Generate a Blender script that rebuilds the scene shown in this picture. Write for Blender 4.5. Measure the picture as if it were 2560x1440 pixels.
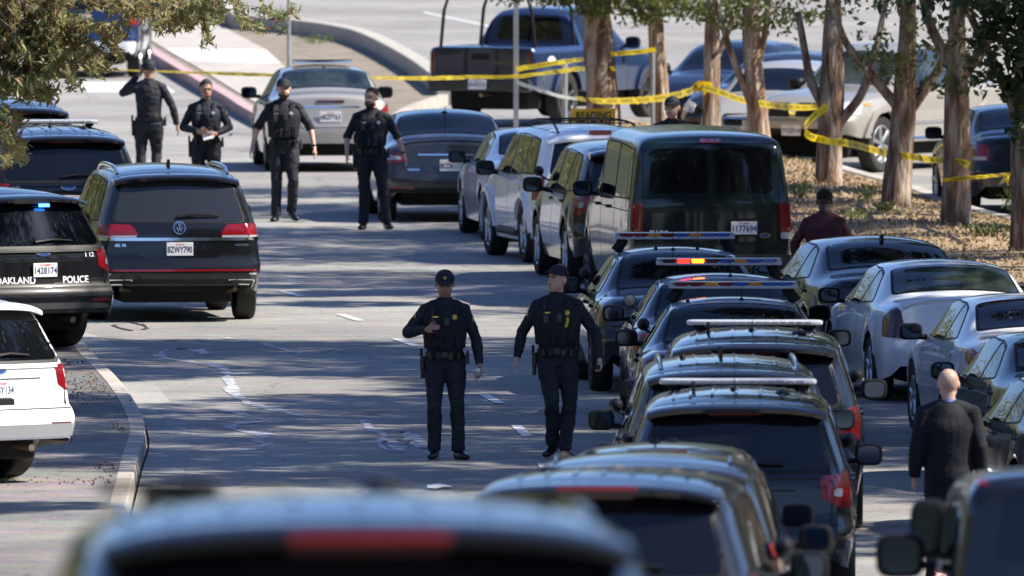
import bpy, bmesh, math, random
import numpy as np
from mathutils import Vector, Matrix, noise
from mathutils.bvhtree import BVHTree
from mathutils.geometry import delaunay_2d_cdt
for o in list(bpy.data.objects): bpy.data.objects.remove(o)
scene = bpy.context.scene
COL = scene.collection
R = math.radians
# ---------------------------------------------------------------- camera, sky, sun, exposure
FPX, CX, CY, HZ, CAMZ = 50000.0, 1280.0, 720.0, -1088.0, 8.7
PITCH = math.atan((CY - HZ) / FPX)
cd = bpy.data.cameras.new('camera'); cam = bpy.data.objects.new('camera', cd); COL.objects.link(cam)
cam.location = (0, 0, CAMZ); cam.rotation_euler = (math.pi / 2 - PITCH, 0, 0)
cd.sensor_width = 36.0; cd.lens = 36.0 * FPX / 2560.0; cd.clip_start = 1.0; cd.clip_end = 6000
cd.dof.use_dof = True; cd.dof.focus_distance = 205.0; cd.dof.aperture_fstop = 7.8; cd.dof.aperture_blades = 8
scene.camera = cam
scene.render.resolution_x = 1024; scene.render.resolution_y = 576
SUNV = Vector((0.70, -0.09, 0.71)).normalized()
SUN_EL = math.asin(SUNV.z); SUN_AZ = math.atan2(SUNV.x, SUNV.y)
w = bpy.data.worlds.new('World'); scene.world = w; w.use_nodes = True
nt = w.node_tree; bg = nt.nodes['Background']
sky = nt.nodes.new('ShaderNodeTexSky'); sky.sky_type = 'NISHITA'; sky.sun_disc = False
sky.sun_elevation = SUN_EL; sky.sun_rotation = SUN_AZ; sky.air_density = 1.0; sky.dust_density = 0.3; sky.ozone_density = 2.5
tint = nt.nodes.new('ShaderNodeMix'); tint.data_type = 'RGBA'; tint.blend_type = 'MULTIPLY'; tint.inputs['Factor'].default_value = 1; tint.inputs['B'].default_value = (.82, .93, 1.22, 1)
nt.links.new(sky.outputs[0], tint.inputs['A']); nt.links.new(tint.outputs['Result'], bg.inputs[0]); bg.inputs[1].default_value = 0.075
sd = bpy.data.lights.new('sun', 'SUN'); sun = bpy.data.objects.new('sun', sd); COL.objects.link(sun)
sd.energy = 4.6; sd.angle = R(0.55); sd.color = (1.0, 0.93, 0.82)
sun.rotation_euler = (-SUNV).to_track_quat('-Z', 'Y').to_euler()
scene.view_settings.view_transform = 'Standard'; scene.view_settings.look = 'None'
scene.view_settings.gamma = 1.0; scene.view_settings.exposure = 1.1

# ---------------------------------------------------------------- helpers
def terr(y):
    xs = [-400, 0, 56, 90, 118, 145, 165, 176, 4000]
    zs = [9, 7.0, 4.34, 2.80, 1.58, .60, 0.07, 0, 0]
    return float(np.interp(y, xs, zs))
def P(px, py, d):
    """world point seen at that place of the photograph at distance d"""
    return Vector(((px - CX) / FPX * d, d, CAMZ - (py - HZ) / FPX * d))
def G(px, py):
    """flat-ground point"""
    d = FPX * CAMZ / (py - HZ)
    return Vector(((px - CX) / FPX * d, d, 0))
_m = {}
def mat(name, col, rough=0.5, metal=0.0, coat=0.0, ior=1.5, emit=None, es=0, bump=0, bscale=40, var=0, vscale=6, col2=None, transl=0, obj=False, aniso=None, alpha=None):
    key = name
    if key in _m: return _m[key]
    m = bpy.data.materials.new(name); m.use_nodes = True; _m[key] = m
    t = m.node_tree; b = t.nodes['Principled BSDF']
    b.inputs['Base Color'].default_value = (*col, 1); b.inputs['Roughness'].default_value = rough
    b.inputs['Metallic'].default_value = metal; b.inputs['Coat Weight'].default_value = coat
    b.inputs['Coat Roughness'].default_value = 0.03; b.inputs['IOR'].default_value = ior
    if alpha is not None: b.inputs['Alpha'].default_value = alpha
    if emit: b.inputs['Emission Color'].default_value = (*emit, 1); b.inputs['Emission Strength'].default_value = es
    tc = t.nodes.new('ShaderNodeTexCoord')
    if var or col2:
        n = t.nodes.new('ShaderNodeTexNoise'); n.inputs['Scale'].default_value = vscale; n.inputs['Detail'].default_value = 6
        t.links.new(tc.outputs['Object'], n.inputs['Vector'])
        mx = t.nodes.new('ShaderNodeMix'); mx.data_type = 'RGBA'
        c2 = col2 or tuple(min(1, c * (1 - var)) for c in col)
        c1 = col if col2 else tuple(min(1, c * (1 + var)) for c in col)
        mx.inputs['A'].default_value = (*c1, 1); mx.inputs['B'].default_value = (*c2, 1)
        rp = t.nodes.new('ShaderNodeMapRange'); rp.inputs['From Min'].default_value = .35; rp.inputs['From Max'].default_value = .65
        t.links.new(n.outputs['Fac'], rp.inputs['Value']); t.links.new(rp.outputs['Result'], mx.inputs['Factor'])
        t.links.new(mx.outputs['Result'], b.inputs['Base Color'])
    if bump:
        n2 = t.nodes.new('ShaderNodeTexNoise'); n2.inputs['Scale'].default_value = bscale; n2.inputs['Detail'].default_value = 4
        t.links.new(tc.outputs['Object'], n2.inputs['Vector'])
        bp = t.nodes.new('ShaderNodeBump'); bp.inputs['Strength'].default_value = bump; bp.inputs['Distance'].default_value = 0.02
        t.links.new(n2.outputs['Fac'], bp.inputs['Height']); t.links.new(bp.outputs[0], b.inputs['Normal'])
    if transl:
        tr = t.nodes.new('ShaderNodeBsdfTranslucent'); ms = t.nodes.new('ShaderNodeMixShader'); ms.inputs[0].default_value = transl
        src = b.inputs['Base Color'].links[0].from_socket if b.inputs['Base Color'].is_linked else None
        if src: t.links.new(src, tr.inputs[0])
        else: tr.inputs[0].default_value = (*col, 1)
        out = t.nodes['Material Output']
        t.links.new(b.outputs[0], ms.inputs[1]); t.links.new(tr.outputs[0], ms.inputs[2]); t.links.new(ms.outputs[0], out.inputs[0])
    return m

def paint(name, col, metal=0.0, rough=0.35, dirt=0.0):
    """car paint: coat gloss with faint dust and orange peel"""
    if name in _m: return _m[name]
    m = bpy.data.materials.new(name); m.use_nodes = True; _m[name] = m
    t = m.node_tree; b = t.nodes['Principled BSDF']
    b.inputs['Metallic'].default_value = metal; b.inputs['Coat Weight'].default_value = 1.0; b.inputs['Specular IOR Level'].default_value = 0.12
    tc = t.nodes.new('ShaderNodeTexCoord')
    n = t.nodes.new('ShaderNodeTexNoise'); n.inputs['Scale'].default_value = 1.7; n.inputs['Detail'].default_value = 8
    t.links.new(tc.outputs['Object'], n.inputs['Vector'])
    # dust gathers near the sills
    sp = t.nodes.new('ShaderNodeSeparateXYZ'); t.links.new(tc.outputs['Object'], sp.inputs[0])
    mr = t.nodes.new('ShaderNodeMapRange'); mr.inputs['From Min'].default_value = 0.75; mr.inputs['From Max'].default_value = 0.2
    mr.inputs['To Min'].default_value = 0.012; mr.inputs['To Max'].default_value = 0.16 + dirt
    t.links.new(sp.outputs['Z'], mr.inputs['Value'])
    mu = t.nodes.new('ShaderNodeMath'); mu.operation = 'MULTIPLY'
    t.links.new(mr.outputs[0], mu.inputs[0]); t.links.new(n.outputs['Fac'], mu.inputs[1])
    mx = t.nodes.new('ShaderNodeMix'); mx.data_type = 'RGBA'
    mx.inputs['A'].default_value = (*col, 1); mx.inputs['B'].default_value = (.16, .145, .12, 1)
    t.links.new(mu.outputs[0], mx.inputs['Factor']); t.links.new(mx.outputs['Result'], b.inputs['Base Color'])
    r2 = t.nodes.new('ShaderNodeMapRange'); r2.inputs['To Min'].default_value = 0.02; r2.inputs['To Max'].default_value = 0.1
    t.links.new(n.outputs['Fac'], r2.inputs['Value']); t.links.new(r2.outputs[0], b.inputs['Coat Roughness'])
    b.inputs['Roughness'].default_value = rough
    return m

def link(o, parent=None):
    COL.objects.link(o)
    if parent is not None: o.parent = parent
    return o
def tag(o, label=None, cat=None, group=None, kind=None):
    if label: o['label'] = label
    if cat: o['category'] = cat
    if group: o['group'] = group
    if kind: o['kind'] = kind
    return o
def empty(name, loc=(0, 0, 0), rz=0, label=None, cat=None, group=None):
    o = bpy.data.objects.new(name, None); COL.objects.link(o); o.empty_display_size = .2
    o.location = loc; o.rotation_euler = (0, 0, rz); return tag(o, label, cat, group)
class MB:
    def __init__(s): s.v = []; s.f = []
    def add(s, vs, fs):
        n = len(s.v); s.v += [tuple(v) for v in vs]; s.f += [tuple(i + n for i in f) for f in fs]; return s
    def box(s, c, size, rot=None, taper=1.0):
        a, b, h = size[0] / 2, size[1] / 2, size[2] / 2
        vs = [Vector((x * (taper if z > 0 else 1), y * (taper if z > 0 else 1), z)) for z in (-h, h) for x, y in ((-a, -b), (a, -b), (a, b), (-a, b))]
        if rot is not None: vs = [rot @ v for v in vs]
        c = Vector(c)
        return s.add([v + c for v in vs], [(3, 2, 1, 0), (4, 5, 6, 7), (0, 1, 5, 4), (1, 2, 6, 5), (2, 3, 7, 6), (3, 0, 4, 7)])
    def tube(s, pts, rs, seg=10, cap=True, flat=1.0, up=None):
        pts = [Vector(p) for p in pts]
        if not hasattr(rs, '__len__'): rs = [rs] * len(pts)
        vs = []; prev = None
        for i, p in enumerate(pts):
            t = (pts[min(i + 1, len(pts) - 1)] - pts[max(i - 1, 0)]).normalized()
            if prev is None:
                a = Vector(up) if up is not None else (Vector((1, 0, 0)) if abs(t.x) < .8 else Vector((0, 1, 0)))
                u = (a - t * a.dot(t)).normalized()
            else: u = (prev - t * prev.dot(t)).normalized()
            prev = u; w_ = t.cross(u)
            r = rs[i]; ra, rb = (r if hasattr(r, '__len__') else (r, r * flat))
            for k in range(seg):
                an = 2 * math.pi * k / seg
                vs.append(p + u * math.cos(an) * ra + w_ * math.sin(an) * rb)
        fs = []
        for i in range(len(pts) - 1):
            for k in range(seg):
                a = i * seg + k; b = i * seg + (k + 1) % seg
                fs.append((a, b, b + seg, a + seg))
        if cap: fs.append(tuple(range(seg))[::-1]); n = (len(pts) - 1) * seg; fs.append(tuple(range(n, n + seg)))
        return s.add(vs, fs)
    def ell(s, c, r, rot=None, u=14, v=9, dome=0):
        c = Vector(c); vs = []; fs = []
        for j in range(v + 1):
            ph = math.pi * j / v
            for i in range(u):
                th = 2 * math.pi * i / u
                q = Vector((r[0] * math.sin(ph) * math.cos(th), r[1] * math.sin(ph) * math.sin(th), r[2] * math.cos(ph)))
                if rot is not None: q = rot @ q
                vs.append(c + q)
        for j in range(v):
            for i in range(u):
                a = j * u + i; b = j * u + (i + 1) % u
                fs.append((a, a + u, b + u, b))
        return s.add(vs, fs)
    def lathe(s, prof, c, axis='y', seg=28):
        """prof: (radius, along) points; closed tube surface"""
        vs = []; n = len(prof); c = Vector(c)
        for k in range(seg):
            an = 2 * math.pi * k / seg
            for r, a in prof:
                if axis == 'y': q = Vector((r * math.cos(an), a, r * math.sin(an)))
                elif axis == 'z': q = Vector((r * math.cos(an), r * math.sin(an), a))
                else: q = Vector((a, r * math.cos(an), r * math.sin(an)))
                vs.append(c + q)
        fs = []
        for k in range(seg):
            for j in range(n - 1):
                a = k * n + j; b = ((k + 1) % seg) * n + j
                fs.append((a, b, b + 1, a + 1))
        return s.add(vs, fs)
    def prism(s, poly, z0, z1, axis='z', off=(0, 0, 0)):
        n = len(poly)
        def m(a, b, h):
            if axis == 'z': return (a + off[0], b + off[1], h + off[2])
            if axis == 'x': return (h + off[0], a + off[1], b + off[2])
            return (a + off[0], h + off[1], b + off[2])
        vs = [m(a, b, z0) for a, b in poly] + [m(a, b, z1) for a, b in poly]
        fs = [tuple(range(n))[::-1], tuple(range(n, 2 * n))] + [(i, (i + 1) % n, (i + 1) % n + n, i + n) for i in range(n)]
        return s.add(vs, fs)
    def mesh(s, name, m=None, smooth=True, fix=True):
        me = bpy.data.meshes.new(name); me.from_pydata(s.v, [], s.f)
        if fix:
            bm = bmesh.new(); bm.from_mesh(me); bmesh.ops.remove_doubles(bm, verts=bm.verts, dist=1e-5)
            bmesh.ops.recalc_face_normals(bm, faces=bm.faces); bm.to_mesh(me); bm.free()
        if m: me.materials.append(m)
        if smooth:
            me.polygons.foreach_set('use_smooth', [True] * len(me.polygons))
            try: me.set_sharp_from_angle(angle=R(38))
            except Exception: pass
        me.update(); return me
    def build(s, name, m=None, parent=None, smooth=True, bevel=0, fix=True):
        o = bpy.data.objects.new(name, s.mesh(name, m, smooth, fix)); link(o, parent)
        if bevel:
            b = o.modifiers.new('bevel', 'BEVEL'); b.width = bevel; b.segments = 2; b.limit_method = 'ANGLE'; b.angle_limit = R(40)
        return o
def rot(x=0, y=0, z=0):
    return (Matrix.Rotation(R(z), 3, 'Z') @ Matrix.Rotation(R(y), 3, 'Y') @ Matrix.Rotation(R(x), 3, 'X'))
def roundpoly(poly, r=.04, n=4):
    out = []; N = len(poly)
    for i in range(N):
        p = Vector(poly[i]); a = Vector(poly[i - 1]); b = Vector(poly[(i + 1) % N])
        la = (a - p).length; lb = (b - p).length; k = min(r, la * .45, lb * .45)
        A = p + (a - p) / la * k; B = p + (b - p) / lb * k
        for j in range(n + 1):
            t = j / n; q = A * (1 - t) ** 2 + p * 2 * t * (1 - t) + B * t * t
            out.append((q.x, q.y))
    return out
def text_mesh(txt, size, bold=0.0, align='CENTER', sx=1.0):
    c = bpy.data.curves.new('t', 'FONT'); c.body = txt; c.size = size; c.align_x = align; c.align_y = 'CENTER'
    c.offset = bold; c.resolution_u = 3
    o = bpy.data.objects.new('t', c); COL.objects.link(o)
    dg = bpy.context.evaluated_depsgraph_get(); me = bpy.data.meshes.new_from_object(o.evaluated_get(dg))
    vs = [(v.co.x * sx, v.co.y) for v in me.vertices]; fs = [tuple(p.vertices) for p in me.polygons]
    bpy.data.objects.remove(o); bpy.data.meshes.remove(me); bpy.data.curves.remove(c)
    return vs, fs
# ---------------------------------------------------------------- palette
GLASS = mat('tinted_glass', (.004, .005, .007), .02, ior=1.5)
CLEAR = mat('light_glass', (.045, .06, .05), .02, ior=1.62, col2=(.006, .010, .010), vscale=2.6)
SMOKE = mat('smoke_glass', (.022, .023, .026), .03, ior=1.62)
RUB = mat('black_trim', (.007, .007, .008), .5, ior=1.35)
TYRE = mat('tyre_rubber', (.022, .021, .02), .85, bump=.3, bscale=60)
CHROME = mat('chrome', (.75, .76, .78), .12, 1.0)
ALLOY = mat('wheel_alloy', (.55, .56, .58), .3, .85)
DALLOY = mat('dark_wheel_steel', (.06, .06, .065), .45, .5)
PLAST = mat('grey_plastic', (.05, .05, .052), .6)
UNDER = mat('underbody_black', (.008, .008, .008), .9)
RED = mat('red_lens', (.20, .005, .008), .12, coat=.6)
DRED = mat('dark_red_lens', (.075, .004, .006), .12, coat=.6)
WLENS = mat('white_lens', (.36, .37, .38), .12, coat=1)
AMB = mat('amber_lens', (.62, .26, .01), .12, coat=1)
BLU = mat('blue_lens', (.02, .09, .40), .12, coat=1)
PLATE = mat('plate_white', (.78, .78, .76), .4)
NAVYT = mat('plate_navy_text', (.02, .03, .12), .5)
REDT = mat('plate_red_text', (.6, .06, .05), .5)
WHT = mat('white_vinyl', (.75, .76, .78), .35)
FOVAL = mat('badge_blue', (.015, .04, .16), .2, coat=1)
BAR = mat('light_bar_grey', (.46, .47, .49), .25, coat=.5)
MIRR = mat('mirror_glass', (.07, .095, .135), .03, 1.0)
EXH = mat('exhaust_steel', (.28, .22, .16), .4, .8, var=.3)
# ---------------------------------------------------------------- vehicles (local: x forward from rear bumper, y left, z up)
def pchip(xs, ys, q):
    xs = np.array(xs, float); ys = np.array(ys, float); h = np.diff(xs); dl = np.diff(ys) / h
    m = np.zeros(len(xs)); m[0] = dl[0]; m[-1] = dl[-1]
    for i in range(1, len(xs) - 1):
        m[i] = 0 if dl[i - 1] * dl[i] <= 0 else 2 * dl[i - 1] * dl[i] / (dl[i - 1] + dl[i])
    q = np.clip(q, xs[0], xs[-1]); i = np.clip(np.searchsorted(xs, q) - 1, 0, len(h) - 1)
    t = (q - xs[i]) / h[i]; t2 = t * t; t3 = t2 * t
    return ys[i] * (2 * t3 - 3 * t2 + 1) + h[i] * m[i] * (t3 - 2 * t2 + t) + ys[i + 1] * (3 * t2 - 2 * t3) + h[i] * m[i + 1] * (t3 - t2)
TY = {}
TY['suv'] = dict(L=5.0, axles=(1.08, 3.94), Rw=.385, arch=.445, xk=1.5, xf=1.0,
  st={0: (.42, .80, .62, .86, 1.05, .82, 1.62, .66, 1.66), .1: (.36, .88, .62, .93, 1.06, .89, 1.64, .71, 1.69), .3: (.34, .93, .62, .985, 1.08, .94, 1.665, .735, 1.72),
      .8: (.3, .93, .62, 1.0, 1.08, .955, 1.685, .745, 1.75), 2.0: (.27, .92, .62, .995, 1.07, .955, 1.70, .75, 1.775), 2.9: (.27, .92, .62, .995, 1.06, .95, 1.68, .74, 1.755),
      3.3: (.27, .92, .62, .995, 1.05, .95, 1.60, .72, 1.66), 3.95: (.27, .93, .62, 1.0, 1.04, .94, 1.14, .76, 1.18), 4.3: (.3, .93, .62, .99, 1.0, .92, 1.06, .72, 1.12),
      4.8: (.32, .86, .6, .92, .92, .85, .97, .66, 1.02), 5.0: (.35, .70, .58, .76, .82, .70, .86, .55, .90)},
  rp=[(.3, .09), (.42, .02), (.60, 0), (.67, .02), (.72, .09), (1.05, .12), (1.12, .15), (1.62, .42), (1.72, .46)],
  fp=[(.3, .1), (.6, 0), (.9, .12), (1.2, .3)], belt=1.10,
  rw=[(-.64, 1.60), (.64, 1.60), (.765, 1.15), (-.765, 1.15)],
  sw=[[(.52, 1.17), (.80, 1.58), (1.33, 1.61), (1.33, 1.16)], [(1.41, 1.15), (1.41, 1.61), (2.27, 1.63), (2.27, 1.13)], [(2.37, 1.12), (2.37, 1.62), (2.95, 1.59), (3.62, 1.14)]],
  doors=[1.37, 2.32, 3.42], ws=[(3.35, -.6), (3.35, .6), (3.9, .68), (3.9, -.68)])
TY['sedan'] = dict(L=4.85, axles=(1.05, 3.87), Rw=.34, arch=.40, xk=.9, xf=.8,
  st={0: (.40, .72, .60, .80, .96, .70, 1.03, .58, 1.07), .08: (.30, .80, .60, .87, .97, .79, 1.05, .64, 1.09), .25: (.26, .85, .60, .91, .98, .84, 1.06, .68, 1.10),
      .6: (.24, .87, .60, .925, .98, .86, 1.07, .70, 1.115), .85: (.24, .87, .6, .925, .98, .865, 1.10, .70, 1.15), 1.55: (.22, .87, .60, .925, .97, .87, 1.36, .635, 1.41), 2.1: (.22, .87, .60, .92, .96, .87, 1.385, .64, 1.45),
      2.7: (.22, .87, .60, .92, .95, .87, 1.375, .64, 1.435), 3.1: (.22, .87, .60, .92, .94, .87, 1.27, .64, 1.33), 3.75: (.22, .87, .60, .925, .92, .865, .98, .68, 1.02),
      4.1: (.24, .87, .6, .92, .88, .85, .94, .66, .97), 4.65: (.24, .80, .56, .84, .76, .76, .82, .6, .85), 4.85: (.28, .62, .5, .68, .66, .6, .70, .5, .72)},
  rp=[(.25, .10), (.38, .02), (.58, 0), (.66, .03), (.95, .08), (1.1, .10)],
  fp=[(.25, .1), (.5, 0), (.7, .08), (1.0, .2)], belt=.98,
  rw=None, rwtop=[(.93, -.655), (.93, .655), (1.55, .575), (1.55, -.575)],
  sw=[[(1.30, 1.04), (1.62, 1.30), (1.88, 1.335), (1.98, 1.01)], [(2.06, 1.00), (1.94, 1.345), (2.62, 1.35), (2.98, 1.26), (3.42, 1.00)]],
  doors=[1.35, 2.02, 3.25], ws=[(3.05, -.52), (3.05, .52), (3.68, .64), (3.68, -.64)])
TY['vic'] = dict(L=5.35, axles=(1.22, 4.12), Rw=.35, arch=.41, xk=.8, xf=.8,
  st={0: (.42, .80, .62, .88, .90, .80, .97, .66, 1.0), .08: (.32, .86, .62, .93, .92, .87, 1.00, .72, 1.03), .25: (.28, .90, .62, .965, .94, .90, 1.02, .76, 1.05),
      .7: (.26, .92, .62, .985, .95, .92, 1.03, .77, 1.07), 1.12: (.26, .92, .62, .985, .95, .92, 1.06, .75, 1.10), 1.72: (.24, .92, .62, .985, .95, .925, 1.39, .63, 1.435), 2.3: (.24, .92, .62, .985, .95, .925, 1.415, .635, 1.475),
      2.95: (.24, .92, .62, .985, .95, .925, 1.40, .635, 1.46), 3.3: (.24, .92, .62, .985, .94, .925, 1.31, .65, 1.37), 3.95: (.24, .92, .62, .985, .93, .92, .99, .74, 1.03),
      4.4: (.26, .92, .6, .98, .90, .90, .96, .72, 1.0), 5.1: (.28, .88, .56, .92, .80, .84, .85, .66, .88), 5.35: (.32, .72, .5, .78, .68, .7, .72, .56, .74)},
  rp=[(.28, .10), (.40, .02), (.60, 0), (.66, .05), (.9, .08), (1.05, .11)], fp=[(.25, .1), (.5, 0), (.7, .05), (1.0, .1)], belt=.97,
  rw=None, rwtop=[(1.16, -.68), (1.16, .68), (1.72, .57), (1.72, -.57)],
  sw=[[(1.46, 1.03), (1.74, 1.33), (2.1, 1.37), (2.1, 1.01)], [(2.2, 1.01), (2.2, 1.375), (2.85, 1.37), (3.15, 1.30), (3.62, 1.01)]],
  doors=[1.45, 2.15, 3.4], ws=[(3.25, -.55), (3.25, .55), (3.88, .68), (3.88, -.68)])
TY['van'] = dict(L=5.4, axles=(1.15, 4.65), Rw=.38, arch=.43, xk=1.2, xf=1.0,
  st={0: (.46, .88, .72, .95, 1.22, .93, 1.95, .82, 1.97), .06: (.42, .93, .72, .985, 1.22, .965, 1.99, .86, 2.03), .25: (.36, .95, .72, 1.0, 1.22, .98, 2.01, .875, 2.06),
      .8: (.32, .95, .72, 1.01, 1.22, .985, 2.02, .88, 2.08), 3.2: (.3, .95, .72, 1.01, 1.22, .985, 2.02, .88, 2.09), 3.7: (.3, .95, .72, 1.01, 1.22, .98, 1.92, .80, 2.02),
      4.5: (.3, .95, .72, 1.01, 1.2, .96, 1.30, .76, 1.36), 5.1: (.34, .93, .7, .97, 1.05, .9, 1.12, .7, 1.16), 5.4: (.38, .82, .65, .88, .95, .8, 1.0, .6, 1.04)},
  rp=[(.4, .05), (.66, .05), (.72, .06), (1.22, .07), (1.9, .16), (2.1, .22)], fp=[(.3, .1), (.6, 0), (1.0, .05), (1.3, .2)], belt=1.22,
  rw=None, sw=[[(.3, 1.3), (.42, 1.86), (1.7, 1.9), (1.7, 1.28)], [(1.8, 1.28), (1.8, 1.9), (3.05, 1.9), (3.05, 1.28)], [(3.2, 1.27), (3.2, 1.88), (3.6, 1.84), (4.2, 1.27)]],
  doors=[1.75, 3.12, 4.2], ws=[(3.8, -.7), (3.8, .7), (4.4, .72), (4.4, -.72)])
TY['pickup'] = dict(L=5.35, axles=(1.25, 4.45), Rw=.40, arch=.46, xk=.6, xf=.9,
  st={0: (.55, .84, .80, .88, 1.10, .88, 1.18, .84, 1.19), .06: (.52, .90, .80, .93, 1.10, .92, 1.19, .87, 1.20), .3: (.5, .91, .80, .945, 1.10, .93, 1.20, .87, 1.21),
      1.84: (.48, .91, .80, .95, 1.10, .93, 1.20, .87, 1.21), 1.90: (.48, .91, .8, .95, 1.10, .93, 1.62, .66, 1.66), 2.1: (.46, .91, .8, .95, 1.10, .93, 1.70, .65, 1.76), 2.9: (.46, .91, .80, .95, 1.10, .93, 1.72, .66, 1.78),
      3.2: (.46, .91, .8, .95, 1.09, .93, 1.64, .66, 1.70), 3.95: (.46, .92, .80, .96, 1.07, .92, 1.16, .74, 1.21), 4.4: (.5, .94, .8, .98, 1.05, .91, 1.12, .74, 1.17),
      5.1: (.5, .90, .76, .94, .98, .86, 1.03, .7, 1.07), 5.35: (.55, .80, .7, .84, .9, .76, .95, .62, .98)},
  rp=[(.5, .03), (.8, .03), (1.2, .03)], fp=[(.4, .1), (.7, 0), (.95, .04), (1.2, .1)], belt=1.12,
  rw=None, sw=[[(2.0, 1.17), (2.05, 1.64), (2.3, 1.66), (2.3, 1.17)], [(2.38, 1.17), (2.38, 1.67), (3.0, 1.67), (3.62, 1.17)]],
  doors=[2.34, 3.55], ws=[(3.25, -.58), (3.25, .58), (3.9, .68), (3.9, -.68)])
_shell = {}
def get_shell(ty, sc):
    key = (ty, sc)
    if key in _shell: return _shell[key]
    T = TY[ty]; xs = sorted(T['st']); S = np.array([T['st'][x] for x in xs]); L = T['L']
    q = set(np.round(np.arange(.5, L - .3, .11), 3)) | {0, .02, .05, .09, .14, .2, .28, .38, L, L - .02, L - .05, L - .1, L - .16, L - .24} | set(x for x in xs)
    for a in T['axles']:
        q |= {round(a + T['arch'] * math.cos(t * math.pi / 14), 3) for t in range(15)}
        q |= {round(a - T['arch'] - .012, 3), round(a + T['arch'] + .012, 3)}
    q = np.array(sorted(q)); C = [pchip(xs, S[:, k], q) for k in range(9)]
    rpz, rpv = zip(*T['rp']); fpz, fpv = zip(*T['fp'])
    seg = [5, 7, 9, 9]; n = sum(seg) + 1
    rings = []
    for i, x in enumerate(q):
        zb, wb, zm, wm, zs, ws, zr, wr, zc = [c[i] for c in C]
        for a in T['axles']:
            d = abs(x - a)
            if d <= T['arch'] + 1e-6: zb = max(zb, T['Rw'] + math.sqrt(max(0, T['arch'] ** 2 - d * d)))
        if zb > zm - .06:
            zm = min(zb + .05, zs - .02)
        if zb > .5: wb = max(wb, wm - .01) 
        pts = [(wb, zb), (wm, zm), (ws, zs), (wr, zr), (0, zc)]
        P2 = []
        for k in range(4):
            for j in range(seg[k]):
                t = j / seg[k]
                if k == 3:  # crowned roof
                    yy = pts[3][0] * (1 - t); zz = zc - (zc - zr) * (yy / max(wr, .01)) ** 2.2
                    P2.append((yy, zz)); continue
                P2.append((pts[k][0] * (1 - t) + pts[k + 1][0] * t, pts[k][1] * (1 - t) + pts[k + 1][1] * t))
        P2.append(pts[4]); A = np.array(P2)
        for _ in range(3):
            B = A.copy(); B[1:-1] = .25 * A[:-2] + .5 * A[1:-1] + .25 * A[2:]; B[-2] = (B[-2] + A[-2]) / 2; A = B
        rings.append(A)
    verts = []; faces = []; N = 2 * n - 1
    sx, sy, sz = sc
    def kr(x):
        t = min(1, max(0, 1 - x / T['xk'])); return t * t * (3 - 2 * t)
    def kf(x):
        t = min(1, max(0, 1 - (L - x) / T['xf'])); return t * t * (3 - 2 * t)
    def X(x, z): return x + kr(x) * np.interp(z, rpz, rpv) - kf(x) * np.interp(z, fpz, fpv)
    for x, A in zip(q, rings):
        for y, z in A: verts.append((X(x, z), y, z))
        for y, z in A[-2::-1]: verts.append((X(x, z), -y, z))
    for i in range(len(q) - 1):
        for j in range(N - 1):
            a = i * N + j; faces.append((a, a + 1, a + 1 + N, a + N))
    for end, base, bulge in ((0, 0, .055), (1, (len(q) - 1) * N, -.09)):
        A = rings[-1 if end else 0]; x0 = q[-1] if end else q[0]; m = 14; prev = None
        for j in range(n):
            l = base + j; r = base + N - 1 - j
            if j == n - 1: row = [l] * (m + 1)
            else:
                row = [l]; y0, z0 = A[j]
                for k in range(1, m):
                    s_ = 1 - 2 * k / m
                    zz = z0
                    verts.append((X(x0, zz) - bulge * (1 - s_ * s_) * min(1, y0 / .5), y0 * s_, zz)); row.append(len(verts) - 1)
                row.append(r)
            if prev:
                for k in range(m):
                    f = [prev[k], prev[k + 1], row[k + 1], row[k]]
                    f = [f[i] for i in range(4) if f[i] != f[i - 1]]
                    if len(f) >= 3: faces.append(tuple(f))
            prev = row
    verts = [(x * sx, y * sy, z * sz) for x, y, z in verts]
    bvh = BVHTree.FromPolygons(verts, faces)
    _shell[key] = (verts, faces, bvh); return _shell[key]

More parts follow.
